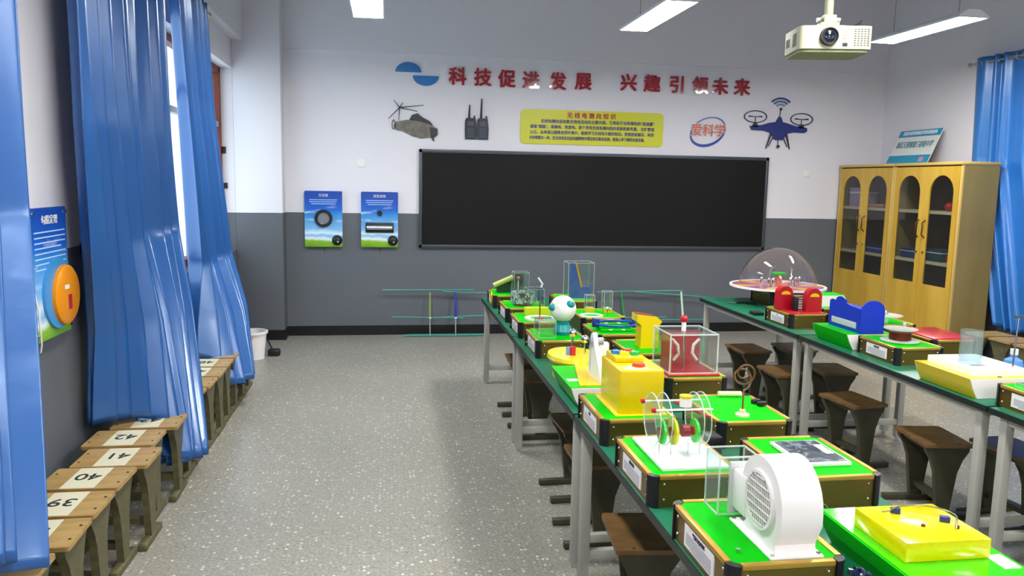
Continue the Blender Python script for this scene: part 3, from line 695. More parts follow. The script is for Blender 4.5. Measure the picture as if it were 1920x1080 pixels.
# ------------------------------------------------------------ direction-finding antennas leaning at the front wall
teal_el = mat('antenna_element', '#3f8f86', .3)
def antenna(x, lb, col, els, lean=0):
    t = thing('yagi_antenna', lb, 'antenna', (x, 8.93, 0), 0, 'radio antennas standing by the front wall')
    g = mat('boom'+col[1:], col, .35)
    MB().cyl((lean*.25, .03, .22), (lean*.6, .08, .5), .014, .012, 12).build('grip', g, t)
    MB().cyl((0, 0, .01), (lean*.25, .03, .22), .006, n=8).build('boom', steel, t)
    MB().sph((lean*.25, .03, .215), .016, n=10).build('joint', white_p, t)
    for z, a, b, dz in els:
        MB().tube([(a, .02+z*.12, z+dz), (lean*.4, .02+z*.12, z), (b, .02+z*.12, z-dz)], .0075, 8).build('element', teal_el, t)
        
antenna(.465, 'antenna with an olive green grip, leftmost of the four', '#7f9450', [(.525, -.53, .5, .0), (.215, -.43, .38, .01), (.012, -.3, .6, 0)])
antenna(.755, 'antenna with a blue grip beside the olive one', '#2434a8', [(.50, -.15, .35, .01), (.225, -.15, .36, -.008), (.022, -.55, .35, 0)])
antenna(2.76, 'antenna with a bright green grip behind the yellow column', '#2c8a46', [(.505, -.35, .7, -.008), (.2, -.3, .5, 0), (.012, -.4, .4, 0)], -.1)
antenna(3.47, 'antenna with a white grip behind the red exhibit cube', '#c8e0c8', [(.46, -.6, .4, .04), (.17, -.5, .25, 0), (.02, -.5, .4, 0)], -.05)

# ------------------------------------------------------------ projector
cream = mat('projector_shell', '#aeac96', .5)
t = thing('projector', 'cream ceiling projector hanging on a pole', 'projector', (2.10, 3.72, 2.40), -.2)
MB().prism(rrect(-.17, .17, -.13, .13, .03, 4), .0, .105, 'XY').build('shell', cream, t)
MB().prism(rrect(-.16, .16, -.12, .12, .03, 4), -.014, .0, 'XY').build('underside', mat('projector_base', '#868967', .5), t)
MB().lathe([(.0, .012), (.03, .012), (.036, .02), (.04, .02), (.043, 0)], (-.035, -.13, .055), 28, (0, -1, 0)).build('lens_ring', black_p, t)
MB().sph((-.035, -.138, .055), .03, (1, .35, 1), 18).build('lens', mat('lens_glass', '#0b1620', .05, coat=1), t)
MB().box(.03, .052, -.1325, -.128, .012, .027).build('sensor', black_p, t, False)
f = MB()
for k in range(3): f.box(.03, .048, -.1315, -.129, .045+.014*k, .052+.014*k)
f.build('logo_mark', mat('projector_print', '#8c8a78', .5), t, False)
f = MB()
for a in range(5):
    for b in range(8): f.box(.082+.015*a, .091+.015*a, -.1315, -.129, .014+.0105*b, .019+.0105*b)
f.build('front_vent', mat('vent_dark', '#55554c', .6), t, False)
f = MB()
for k in range(5): f.box(-.1715, -.169, -.08+.012*k, -.073+.012*k, .02, .08)
for k in range(3): f.box(-.1715, -.169, .03+.02*k, .04+.02*k, .03, .07)
f.build('side_vent', mat('vent_dark', '#55554c', .6), t, False)
f = MB()
for a in (35, 145, 215, 325):
    x, y = .13*math.cos(math.radians(a)), .1*math.sin(math.radians(a)); f.cyl((0, 0, .13), (x, y, .112), .006, n=8).cyl((x, y, .1), (x, y, .116), .011, n=10)
f.build('bracket_arm', steel, t)
MB().box(-.045, .045, -.03, .03, .125, .14, .003).box(-.03, .03, -.03, .03, .14, .175, .004).cyl((-.055, 0, .155), (.055, 0, .155), .011, n=10).cyl((-.035, -.035, .165), (.035, .035, .165), .008, n=8).build('bracket', mat('bracket_cream', '#a8a692', .4), t)
MB().cyl((0, 0, .17), (0, 0, ZC-2.40), .02, n=16).build('pole', mat('pole_cream', '#96967f', .4), t)
MB().tube([(-.02, .03, .16), (.05, .03, .125), (.1, .02, .12), (.15, .0, .14), (.155, 0, .155)], .005).build('power_cable', black_p, t)

# ------------------------------------------------------------ exhibit boxes on the tables
TZ = .75
HX, HY, BH = .15, .2, .1
_c = {}
def kit_meshes():
    f = MB(); f.box(-HX+.004, HX-.004, -HY+.004, HY-.004, 0, BH-.006); _c['b'] = f.mesh('box_body', gold)
    f = MB()
    for sx in (-1, 1): f.box(sx*HX-.009-.006*sx, sx*HX+.009-.006*sx, -HY+.03, HY-.03, BH-.01, BH+.004, .002)
    for s_ in (-1, 1): f.box(-HX+.03, HX-.03, s_*HY-.009-.006*s_, s_*HY+.009-.006*s_, BH-.01, BH+.004, .002)
    _c['r'] = f.mesh('rim', gold_rim, True)
    _c['g'] = MB().prism(rrect(-HX+.012, HX-.012, -HY+.012, HY-.012, .03, 4), BH-.008, BH+.001, 'XY').mesh('top_panel', green)
    for k, (sx, s_) in enumerate(((-1, -1), (1, -1), (1, 1), (-1, 1))):
        cx, cyy = sx*(HX-.026), s_*(HY-.026); a0 = {(-1, -1): PI, (1, -1): 1.5*PI, (1, 1): 0, (-1, 1): PI/2}[(sx, s_)]
        pts = [(cx+.031*math.cos(a0+PI/2*i/6), cyy+.031*math.sin(a0+PI/2*i/6)) for i in range(7)]
        ca, cb = (cx+.012*math.cos(a0+PI/2), cyy+.012*math.sin(a0+PI/2)), (cx+.012*math.cos(a0), cyy+.012*math.sin(a0))
        _c['c%d' % k] = MB().prism(pts+[ca, cb], 0, BH+.002, 'XY').mesh('corner', black_p, True)
    _c['s'] = MB().sph((0, 0, 0), .005, n=8).mesh('screw', chrome, True)
    _c['l'] = MB().box(-HX+.001, -HX+.004, -.10, .10, .018, .082).mesh('label_plate', paper)
    f = MB()
    for k in range(6): f.box(-HX+.0002, -HX+.001, -.085, .085-.03*(k == 5), .056-.0065*k, .0585-.0065*k)
    _c['t'] = f.mesh('small_print', mat('grey_print', '#8a8a94', .6))
kit_meshes()
def kit(label, x, y, rz=0, lbl=True, title=None, sc=(1, 1, 1), z=TZ):
    t = thing('science_exhibit', label, 'exhibit', (x, y, z), rz, 'science exhibits on the tables')
    link('box_body', _c['b'], t); link('rim', _c['r'], t); link('top_panel', _c['g'], t)
    for z in (.025, .075):
        for q in ((-HX+.003, -HY+.045), (-HX+.003, HY-.045), (-HX+.045, -HY+.003), (HX-.045, -HY+.003)): link('screw', _c['s'], t, (*q, z))
    for k in range(4): link('corner', _c['c%d' % k], t)
    if lbl:
        p = link('label_plate', _c['l'], t); link('small_print', _c['t'], p)
        if title: put_text(title, .014, ink, (-HX+.0005, 0, .07), RLEFT, p, 'title')
    return t
def part(t, name, m, mb, smooth=True): return mb.build(name, m, t, smooth)
def open_box(t, x0, x1, y0, y1, z0, z1, nm='clear_cover', top=True, w=.004, e=True):
    f = MB()
    f.box(x0, x0+.002, y0, y1, z0, z1).box(x1-.002, x1, y0, y1, z0, z1).box(x0, x1, y0, y0+.002, z0, z1).box(x0, x1, y1-.002, y1, z0, z1)
    if top: f.box(x0, x1, y0, y1, z1-.002, z1)
    o = f.build(nm, acr, t, False)
    if e:
        g = MB()
        for x in (x0, x1):
            for y in (y0, y1): g.box(x-w/2, x+w/2, y-w/2, y+w/2, z0, z1)
        for z in (z0+w/2, z1):
            for x in (x0, x1): g.box(x-w/2, x+w/2, y0, y1, z-w/2, z+w/2)
            for y in (y0, y1): g.box(x0, x1, y-w/2, y+w/2, z-w/2, z+w/2)
        g.build('polished_edge', acr_edge, o, False)
    return o
B = BH+.001
# -- left row, left column
t = kit('exhibit box carrying the large white centrifugal blower', .955, 1.90, 0, True, '气流与伯努利')
h = MB(); oc = (.012, -.078, B+.114)
circ = [(oc[1]+.112*math.cos(a), oc[2]+.112*math.sin(a)) for a in [math.radians(-62+k*(242/26)) for k in range(27)]]
outl = circ+[(oc[1]-.112, oc[2]-.03), (oc[1]-.085, B+.03), (oc[1]-.09, B+.004), (oc[1]+.1, B+.004), (oc[1]+.075, B+.03)]
h.prism(outl, -.022, .085, 'YZ')
hous = part(t, 'blower_housing', white_p, h)
bv = hous.modifiers.new('b', 'BEVEL'); bv.width = .012; bv.segments = 3; bv.limit_method = 'ANGLE'; bv.angle_limit = math.radians(50)
part(t, 'motor_cap', white_p, MB().lathe([(0, .03), (.05, .028), (.066, .018), (.07, 0)], (.084, oc[1], oc[2]), 28, (1, 0, 0)))
part(t, 'intake', mat('intake_dark', '#0c0f0d', .8, spec=.1), MB().cyl((-.0225, oc[1], oc[2]), (-.0245, oc[1], oc[2]), .068, n=32))
g = MB(); gr = .07
g.ring(ell(oc[1], oc[2], .076, .076, 32), ell(oc[1], oc[2], .067, .067, 32), -.03, -.022, 'YZ')
for k in range(-6, 7):
    o_ = k*.0108; hh = math.sqrt(gr*gr-o_*o_); g.box(-.0285, -.025, oc[1]+o_-.0012, oc[1]+o_+.0012, oc[2]-hh, oc[2]+hh)
for k in range(-3, 4):
    o_ = k*.02; hh = math.sqrt(gr*gr-o_*o_); g.box(-.030, -.0275, oc[1]-hh, oc[1]+hh, oc[2]+o_-.0015, oc[2]+o_+.0015)
part(t, 'intake_grille', white_p, g, False)
part(t, 'outlet', white_p, MB().box(-.026, .07, .0, .085, B+.03, B+.14, .006))
part(t, 'outlet_flange', mat('flange_grey', '#c9c9cc', .4), MB().box(-.034, .078, .08, .09, B+.01, B+.155, .002))
open_box(t, -.06, .05, .091, .18, B, B+.165, 'clear_duct', False)
part(t, 'foot_plate', white_p, MB().box(-.04, .1, -.182, .06, B, B+.008, .003))
for x, y in ((-.03, -.172), (.09, -.172), (-.03, .05), (-.1, -.13), (.125, -.06)): part(t, 'bolt', chrome, MB().cyl((x, y, B), (x, y, B+.011), .006, n=8))

t = kit('exhibit box with clear discs and coloured gears above a white plate', .955, 2.49, 0, True, '齿轮传动')
part(t, 'white_plate', mat('plate_white', '#dfe9e6', .3), MB().box(-.1, .125, -.16, .16, B, B+.012, .003), True)
for x in (-.075, -.035, .075, .1):
    o = part(t, 'clear_disc', acr, MB().cyl((x, .03, B+.115), (x+.003, .03, B+.115), .088, n=40))
    part(o, 'disc_edge', acr_edge, MB().ring([(.03+u, v+B+.115) for u, v in ell(0, 0, .09, .09, 40)], [(.03+u, v+B+.115) for u, v in ell(0, 0, .087, .087, 40)], x, x+.003, 'YZ'))
for x, m_, r_ in ((-.06, mat('gear_green', '#38c83e', .35), .042), (-.02, mat('gear_yellow', '#d6cc10', .35), .045), (.055, mat('gear_green', '#38c83e', .35), .04)):
    o = MB().cyl((x-.004, -.03, B+.09), (x+.004, -.03, B+.09), r_, n=24).build('gear', m_, t)
    MB().cyl((x-.012, -.03, B+.09), (x+.006, -.03, B+.09), .015, n=14).build('gear_hub', red, o)
o = MB().cyl((0.01, -.03, B+.09), (.035, -.03, B+.09), .02, n=20).build('gear', mat('dark_red', '#7c1420', .4), t)
for y, z in ((-.04, B+.165), (.075, B+.165)):
    o = MB().cyl((-.095, y, z), (.11, y, z), .0035, n=8).build('spacer_rod', white_p, t)
    MB().cyl((-.1, y, z), (-.088, y, z), .008, n=10).build('rod_end', red, o)
o = part(t, 'crank_arm', red, MB().box(-.01, .115, -.008, .008, B+.15, B+.158, .003, Matrix.Rotation(math.radians(20), 3, 'Y') @ Matrix.Rotation(math.radians(-30), 3, 'Z')))
o = part(t, 'float_cup', white_p, MB().cyl((.03, .0, B+.165), (.03, .0, B+.195), .02, n=20))
MB().cyl((.03, 0, B+.195), (.03, 0, B+.203), .021, n=20).build('cup_lid', yellow, o)
f = MB()
for x in (-.07, -.03, .03, .07): f.cyl((x, -.04, B+.01), (x, -.04, B+.05), .002, n=6).cyl((x, .06, B+.01), (x, .06, B+.03), .002, n=6)
part(t, 'disc_post', chrome, f)

t = kit('exhibit box with a tall yellow plastic housing and coloured pieces on its lid', .96, 3.08, 0, True, '机械')
part(t, 'yellow_base', yellow, MB().box(-.085, .13, -.15, .17, B, B+.004, .002))
o = part(t, 'yellow_housing', yellow, MB().box(-.065, .115, -.13, .155, B, B+.18, .008, seg=3))
part(t, 'upper_step', yellow, MB().box(-.05, .07, .0, .14, B+.18, B+.205, .006))
part(t, 'red_button', mat('red_clear', '#c23a28', .2, coat=.5), MB().lathe([(0, .012), (.022, .012), (.028, .0)], (.03, -.06, B+.18), 24))
for x, y, c_ in ((-.03, .06, '#1b7fd0'), (.025, .08, '#d83030'), (.04, .03, '#2fb060'), (-.005, .03, '#e8d820')):
    part(t, 'star_piece', mat('piece'+c_[1:], c_, .35), MB().prism([((.022 if k % 2 == 0 else .011)*math.cos(k*PI/5)+x, (.022 if k % 2 == 0 else .011)*math.sin(k*PI/5)+y) for k in range(10)], B+.205, B+.22, 'XY'), False)

def tray(label, x, y, w, l, colm, name='tray_exhibit', h=.1, flare=.045, end=white_p, cat='exhibit'):
    """flared display tray: long sloping sides in colour, pale closed ends"""
    t = thing(name, label, cat, (x, y, TZ), 0, None)
    pr = [(-w/2+flare, 0), (w/2-flare, 0), (w/2-flare*.4, h*.5), (w/2, h), (-w/2, h), (-w/2+flare*.4, h*.5)]
    MB().prism(pr, -l/2+.004, l/2-.004, 'XZ').build('tray_shell', colm, t, False)
    pe = [(a*.985, .002+b*.95) for a, b in pr]
    for s_ in (-1, 1): MB().prism(pe, s_*(l/2-.002)-.003, s_*(l/2-.002)+.003, 'XZ').build('end_plate', end, t, False)
    return t
t = tray('green flared tray under a white A-frame and yellow plate', .965, 3.60, .33, .44, green_d)
MB().prism([(-.12, -.2), (.15, -.2), (.15, .2), (-.05, .2)], .1, .106, 'XY').build('yellow_plate', yellow, t, False)
MB().prism([(-.2, .0), (.06, 0), (.025, .16), (.012, .195), (-.012, .205), (-.035, .195), (-.05, .16)][::-1], -.02, .0, 'YZ', Matrix.Translation((-.0, 0, .105))).build('white_frame', white_p, t, False)
MB().box(-.02, .07, -.0, .03, .105, .26, .012).build('white_post', white_p, t)
MB().box(-.15, -.1, -.1, -.06, .1, .102).build('white_label', paper, t, False)
MB().cyl((-.03, -.02, .27), (.03, -.02, .27), .018, n=16).build('pivot', mat('pivot_grey', '#9a9aa4', .4), t)

t = thing('sphere_exhibit', 'yellow oval drum with two small chrome spheres on stems', 'exhibit', (.955, 4.01, TZ))
MB().lathe([(0, 0), (.105, 0), (.105, .09)], n=36, sy_=1.25).build('drum', mat('drum_yellow', '#c9b400', .3), t)
MB().lathe([(.105, .085), (.13, .09), (.135, .1), (.13, .118), (0, .121)], n=40, sy_=1.35).build('drum_top', mat('drum_lid', '#dccf10', .25, coat=.3), t)
for x, y, h_, lbm in ((.0, .02, .215, chrome), (.055, -.03, .19, chrome)):
    o = MB().cyl((x, y, .12), (x, y, h_), .006, n=8).build('stem', chrome, t); MB().sph((x, y, h_+.01), .022, n=16).build('metal_ball', lbm, o)
MB().box(-.025, .0, -.06, -.035, .12, .165).build('red_block', red, t, False)
MB().box(-.045, -.028, -.05, -.03, .12, .162).build('blue_block', mat('block_lilac', '#7d80c8', .4), t, False)

t = kit('exhibit box with a white globe ball on a teal pedestal', .99, 4.62, 0, True, '球')
o = MB().sph((.045, .02, .255), .08, n=28).build('globe', white_p, t)
for a, b, s_ in ((200, 10, .4), (75, 45, .45), (300, 30, .3)):
    d = Vector((math.cos(math.radians(a))*math.cos(math.radians(b)), math.sin(math.radians(a))*math.cos(math.radians(b)), math.sin(math.radians(b))))
    MB().sph(Vector((.045, .02, .255))+d*.068, .03, (1, 1, .8), 14).build('teal_patch', teal, o)
MB().lathe([(0, 0), (.052, 0), (.06, .02), (.05, .045), (.04, .06), (.045, .075), (0, .08)], (.045, .02, B), 24).build('pedestal', teal, t)
open_box(t, -.12, -.02, -.1, .06, B, B+.1, 'clear_guard', True, .002)

t = kit('exhibit box with a white ring track and a thin pin at its centre', .985, 5.22, 0, True, '环')
MB().lathe([(.075, .0), (.1, .0), (.1, .012), (.075, .012), (.075, 0)], (.01, -.06, B), 36).build('ring_track', white_p, t)
MB().cyl((.01, -.06, B), (.01, -.06, B+.12), .004, n=8).build('pin', mat('brown_pin', '#5c3a28', .4), t)
MB().cyl((.01, -.06, B), (.01, -.06, B+.01), .03, n=18).build('orange_cap', mat('orange_cap', '#d86a28', .4), t)
MB().box(-.06, .13, .1, .16, B, B+.05).build('yellow_bar', mat('lime_yellow', '#b6c414', .4), t, False)

t = kit('exhibit box with a clear drum printed with black and white lettering', .985, 5.80, 0, True, '画')
def _zoe(nt, b):
    tc = nt.nodes.new('ShaderNodeTexCoord'); n = nt.nodes.new('ShaderNodeTexVoronoi'); n.inputs['Scale'].default_value = 90
    mp = nt.nodes.new('ShaderNodeMapping'); mp.inputs['Scale'].default_value = (1, 1, .6); nt.links.new(tc.outputs['Object'], mp.inputs[0]); nt.links.new(mp.outputs[0], n.inputs['Vector'])
    s = nt.nodes.new('ShaderNodeSeparateXYZ'); nt.links.new(n.outputs['Color'], s.inputs[0])
    r = ramp(nt, [(0, '#3c4140'), (.3, '#8d918f'), (.5, '#d6d8d4')], 'CONSTANT'); nt.links.new(s.outputs['X'], r.inputs[0]); nt.links.new(r.outputs[0], b.inputs['Base Color'])
zoe = node_mat('printed_band', _zoe, .4)
MB().lathe([(.088, B+.02), (.09, B+.02), (.09, B+.1), (.088, B+.1), (.088, B+.02)], (0, -.02, 0), 36).build('printed_band', zoe, t)
MB().cyl((0, -.02, B+.0), (0, -.02, B+.016), .07, n=28).build('drum_base', mat('drum_brown', '#7a4028', .4), t)
MB().lathe([(.094, B+.015), (.096, B+.015), (.096, B+.145), (.094, B+.145), (.094, B+.015)], (0, -.02, 0), 36).build('clear_drum', acr, t)
open_box(t, .02, .14, -.13, .02, B, B+.13, 'clear_side_box', True, .002)

t = kit('exhibit box with an inclined green cannon tube at the far end of the left row', .98, 6.45, 0, True, '炮')
dgr = mat('dark_green', '#1c3a2a', .4); lgr = mat('pale_green', '#a3ad5c', .35)
MB().prism([(-.1, B), (.12, B), (.12, B+.17), (.09, B+.17), (-.1, B+.06)], .0, .05, 'XZ').build('ramp', dgr, t, False)
MB().cyl((-.13, -.02, B+.06), (.03, -.02, B+.13), .022, n=16).build('cannon_tube', lgr, t)
MB().cyl((-.15, -.08, .07), (-.16, -.08, .07), .05, n=24).build('yellow_disc', mat('disc_yellow', '#c8b828', .35), t)
MB().cyl((.06, -.1, B), (.06, -.1, B+.12), .004, n=8).build('pin', white_p, t)
MB().sph((.06, -.1, B+.13), .016, n=12).build('pin_head', mat('pink_ball', '#c04a6a', .4), t)
open_box(t, .02, .14, -.15, -.03, B, B+.18, 'clear_cover', True, .003)

# -- left row, right column
t = tray('bright green tray nearest the viewer, under a yellow block', 1.36, 1.78, .32, .44, green_d)
MB().prism(rrect(-.155, .155, -.215, .215, .004, 2), .1, .104, 'XY').build('green_lid', mat('lime_top', '#2fd200', .12, coat=.8), t, False)
MB().box(-.125, .105, -.115, .105, .104, .155, .003).build('yellow_block', yellow2, t)
MB().tube([(-.075+.0, .06, .158)]+[(-.0+.085*math.cos(a), -.0+.06*math.sin(a), .172) for a in [math.radians(150-k*16) for k in range(12)]]+[(.05, -.06, .158)], .0022, 6).build('wire_track', mat('steel_wire', '#a8a890', .25, .9), t)
for x, y in ((-.04, .055), (.055, -.01)): MB().box(x-.012, x+.012, y-.006, y+.006, .155, .17, .002, Matrix.Rotation(-.5, 3, 'Z')).build('wire_clip', mat('clip_navy', '#2c3470', .4), t)
for x, y in ((-.02, -.03), (.06, -.05)): MB().cyl((x, y, .155), (x, y, .162), .005, n=10).build('stud', copper, t)
MB().box(.1, .145, -.17, -.1, .104, .1055).build('white_label', paper, t, False)
t = thing('plastic_bag', 'crumpled blue and clear plastic wrap between the blower box and green tray', 'plastic bag', (1.15, 1.70, TZ))
f = MB(); f.sph((0, 0, .035), .035, (.6, 1.6, 1), 20)
for v in f.bm.verts: v.co += Vector((random.uniform(-1, 1), random.uniform(-1, 1), random.uniform(-1, 1)))*.006; v.co.z = max(.001, v.co.z)
f.build('wrap', mat('blue_wrap', '#34466e', .2, coat=.6), t)
t = thing('loose_cable', 'black coiled cord beside the blower box', 'cord', (1.16, 2.03, TZ))
MB().tube([(.03*math.cos(a*.9)+.004*a, .03*math.sin(a*.9), .006+.006*a) for a in [k*.35 for k in range(50)]], .003, 6).build('cord_loop', black_p, t)

t = kit('exhibit box with a dark framed picture plate lying on its green top', 1.40, 2.43, 0, False)
MB().box(-.075, .1, -.11, .12, B, B+.014, .004).build('plate_frame', white_p, t)
def _pic(nt, b):
    tc = nt.nodes.new('ShaderNodeTexCoord'); n = nt.nodes.new('ShaderNodeTexNoise'); n.inputs['Scale'].default_value = 14; n.inputs['Detail'].default_value = 3; n.inputs['Distortion'].default_value = 1.5; nt.links.new(tc.outputs['Object'], n.inputs['Vector'])
    r = ramp(nt, [(.3, '#23262e'), (.5, '#4a515c'), (.62, '#7f8a94'), (.7, '#55505a')]); nt.links.new(n.outputs['Fac'], r.inputs[0]); nt.links.new(r.outputs[0], b.inputs['Base Color'])
MB().box(-.065, .09, -.1, .11, B+.014, B+.0155).build('picture', node_mat('dark_picture', _pic, .15), t, False)
MB().box(.055, .083, -.03, .06, B+.0155, B+.0165).build('white_note', white_p, t, False)

t = kit('exhibit box with a copper coiled cable rising from a white hub', 1.405, 3.01, 0, False)
MB().lathe([(0, 0), (.028, 0), (.028, .008), (.014, .012), (.012, .026), (0, .028)], (-.02, -.11, B), 20).build('hub', mat('hub_cream', '#cfd2a4', .4), t)
pts = [(-.02, -.11, B+.02), (-.02, -.11, B+.07)]+[(-.015+.035*math.sin(a), -.1+.02*math.sin(a*.5), B+.10+.035*(1-math.cos(a))+.004*a) for a in [k*.4 for k in range(34)]]
MB().tube(pts, .004, 6).build('coiled_cable', mat('cable_brown', '#6d4a2c', .35), t)
MB().cyl((-.0, .175, B+.012), (.1, .165, B+.012), .012, n=14).build('white_tube', mat('tube_cream', '#d8d8a0', .4), t)
for x, y in ((.118, .06), (.125, .02)): MB().box(x-.02, x+.02, y-.012, y+.012, B, B+.018, .004, Matrix.Rotation(.5, 3, 'Z')).build('clip', black_p, t)
t = thing('power_adapter', 'black power adapter wedged between the boxes', 'adapter', (1.19, 2.74, TZ))
MB().box(-.03, .03, -.04, .04, 0, .085, .008).build('adapter_body', black_p, t)
MB().tube([(0, -.03, .02), (-.02, -.09, .01), (.02, -.16, .006), (-.01, -.24, .004)], .003, 6).build('adapter_cord', black_p, t)

t = kit('exhibit box with a clear cube holding red panels and a red knob on top', 1.44, 3.70, 0, False)
MB().box(-.135, .125, -.165, .1, B, B+.012, .004).build('red_base', red, t)
open_box(t, -.125, .11, -.155, .085, B+.012, B+.2, 'clear_cube', True, .006)
MB().box(-.105, .09, .02, .03, B+.012, B+.19).build('red_back_panel', red, t, False)
MB().box(-.11, -.1, -.12, .02, B+.012, B+.17).build('red_side_panel', mat('red_orange', '#c23c18', .3), t, False)
MB().cyl((-.015, -.04, B+.012), (-.015, -.04, B+.235), .006, n=10).build('shaft', chrome, t)
for sx in (-1, 1): MB().tube([(-.01+sx*.07, -.05, B+.16), (-.01+sx*.04, -.05, B+.13), (-.01+sx*.035, -.05, B+.09), (-.01+sx*.06, -.05, B+.055)], .008, 8).build('curved_vane', mat('vane_cream', '#d8cfc4', .4), t)
o = MB().cyl((-.02, -.04, B+.2), (-.02, -.04, B+.245), .011, n=14).build('knob_stem', white_p, t)
MB().sph((-.02, -.04, B+.258), .019, n=16).build('red_knob', red, o)

t = kit('exhibit box with a tall yellow column flared at the top', 1.43, 4.24, 0, False)
MB().prism([(-.05, B), (.055, B), (.055, B+.13), (.07, B+.15), (.04, B+.175), (-.075, B+.19), (-.075, B+.15), (-.05, B+.13)], -.05, .05, 'XZ').build('yellow_column', yellow, t, False)
MB().prism([(-.07, B+.19), (.03, B+.175), (.03, B+.18), (-.07, B+.195)], -.03, .03, 'XZ').build('red_top', mat('dark_red', '#7c1420', .4), t, False)
t = kit('exhibit box with a blue ring held by two blue blocks over striped green steps', 1.39, 4.78, 0, False)
MB().tube([(.125*math.cos(a), -.05+.11*math.sin(a), B+.045) for a in [2*PI*k/36 for k in range(36)]], .007, 8, True).build('blue_ring', mat('ring_blue', '#1446c0', .3), t)
for x, y in ((-.12, -.03), (.125, -.06)): MB().box(x-.022, x+.022, y-.015, y+.015, B+.02, B+.075, .005).build('blue_block', mat('block_navy', '#152a78', .35), t)
for k in range(3): MB().box(-.1, .1, -.1+.05*k, -.07+.05*k, B, B+.012+.012*k).build('green_step', green_d, t, False)
f = MB()
for k in range(3):
    for x in (-.05, .03): f.box(x, x+.02, -.101+.05*k, -.08+.05*k, B+.012+.012*k, B+.014+.012*k)
f.build('white_mark', paper, t, False)

t = kit('exhibit box with small clear towers and yellow bases', 1.44, 5.38, 0, False)
for x, y, h_ in ((.09, .05, .15), (-.03, .08, .12)):
    MB().box(x-.03, x+.03, y-.03, y+.03, B, B+.03).build('yellow_base', yellow, t, False)
    open_box(t, x-.03, x+.03, y-.03, y+.03, B+.03, B+h_, 'clear_tower', True, .003)
MB().lathe([(.06, 0), (.08, 0), (.08, .008), (.06, .008), (.06, 0)], (-.06, -.1, B), 28).build('white_ring', white_p, t)
f = MB().cyl((.05, -.1, B), (.05, -.1, B+.05), .004, n=6).sph((.05, -.1, B+.05), .012, n=10).sph((.075, -.09, B+.04), .01, n=10)
f.build('chrome_fitting', chrome, t)
t = kit('exhibit box with a tall blue slanted tower and red yellow strip in a clear case', 1.45, 6.15, 0, False)
MB().prism([(-.02, B), (.13, B), (.13, B+.09), (.05, B+.09), (.0, B+.28), (-.02, B+.28)], -.04, .05, 'XZ').build('blue_tower', mat('tower_blue', '#2a56b0', .35), t, False)
MB().prism([(.052, B+.09), (.064, B+.09), (.016, B+.28), (.002, B+.28)], -.045, .03, 'XZ').build('yellow_strip', mat('strip_yellow', '#e0b420', .35), t, False)
MB().prism([(.064, B+.09), (.07, B+.09), (.022, B+.28), (.016, B+.28)], -.045, .03, 'XZ').build('red_strip', mat('strip_red', '#c04040', .35), t, False)
open_box(t, -.06, .145, -.09, .08, B, B+.285, 'clear_case', True, .004)
t = thing('figure_stand', 'little white figure on a dark blue post between the two far columns of boxes', 'figurine', (1.2, 6.3, TZ))
MB().cyl((.0, -.08, 0), (.0, -.08, B+.07), .028, .02, 14).build('blue_post', mat('post_navy', '#16287a', .4), t)
MB().tube([(.0, -.08, B+.06), (.015, -.08, B+.1), (-.01, -.08, B+.135), (-.02, -.08, B+.15)], .008, 8).build('white_figure', white_p, t)
bpy.context.view_layer.update()

# -- right row
t = kit('exhibit box under a wide colour wheel and a large clear dome', 3.36, 6.50, 0, False)
def _wheel(nt, b):
    tc = nt.nodes.new('ShaderNodeTexCoord'); g = nt.nodes.new('ShaderNodeTexGradient'); g.gradient_type = 'RADIAL'; nt.links.new(tc.outputs['Object'], g.inputs[0])
    m_ = nt.nodes.new('ShaderNodeMath'); m_.operation = 'MULTIPLY'; m_.inputs[1].default_value = 6; nt.links.new(g.outputs['Fac'], m_.inputs[0])
    f_ = nt.nodes.new('ShaderNodeMath'); f_.operation = 'FRACT'; nt.links.new(m_.outputs[0], f_.inputs[0])
    r = ramp(nt, [(0, '#c8783c'), (.25, '#7c5a9c'), (.5, '#b04a4a'), (.75, '#c8a050')], 'CONSTANT'); nt.links.new(f_.outputs[0], r.inputs[0]); nt.links.new(r.outputs[0], b.inputs['Base Color'])
MB().cyl((0, 0, .145), (0, 0, .152), .385, n=56).build('colour_wheel', node_mat('wheel_print', _wheel, .3), t)
MB().lathe([(.385, .14), (.405, .14), (.405, .156), (.385, .156), (.385, .14)], n=56).build('wheel_rim', white_p, t)
MB().cyl((0, 0, B), (0, 0, .145), .09, n=28).build('wheel_hub', red, t)
a_ = [math.radians(k*6) for k in range(16)]
prf = [(.325*math.cos(a), .155+.325*math.sin(a)) for a in a_]
MB().lathe(prf, n=56).build('clear_dome', acrylic('dome_acrylic', '#f6f6fa', .03, 1.0), t)
o = MB().cyl((-.02, -.05, .153), (-.02, -.05, .255), .035, .02, 16).build('inner_column', mat('coral', '#d8674a', .4), t)
MB().cyl((-.02, -.05, .255), (-.02, -.05, .27), .06, n=24).build('green_disc', green, o)
for x, y in ((-.12, -.08), (-.09, -.1), (.08, -.07), (.14, -.05), (.2, .0), (-.16, -.02)):
    MB().cyl((x, y, .153), (x, y, .21), .014, n=10).sph((x, y, .215), .017, n=10).build('chrome_post', chrome, t)
MB().tube([(-.12, -.08, .21), (-.1, -.06, .3), (-.05, -.05, .33)], .005, 6).tube([(.08, -.07, .21), (.1, -.05, .3), (.05, -.05, .34)], .005, 6).build('chrome_arm', chrome, t)
t = kit('exhibit box with two red arches and a stack of silver plates between them', 2.985, 5.46, 0, True, '电')
MB().box(-.13, .125, -.19, .1, B, B+.01, .003).build('red_base', red, t)
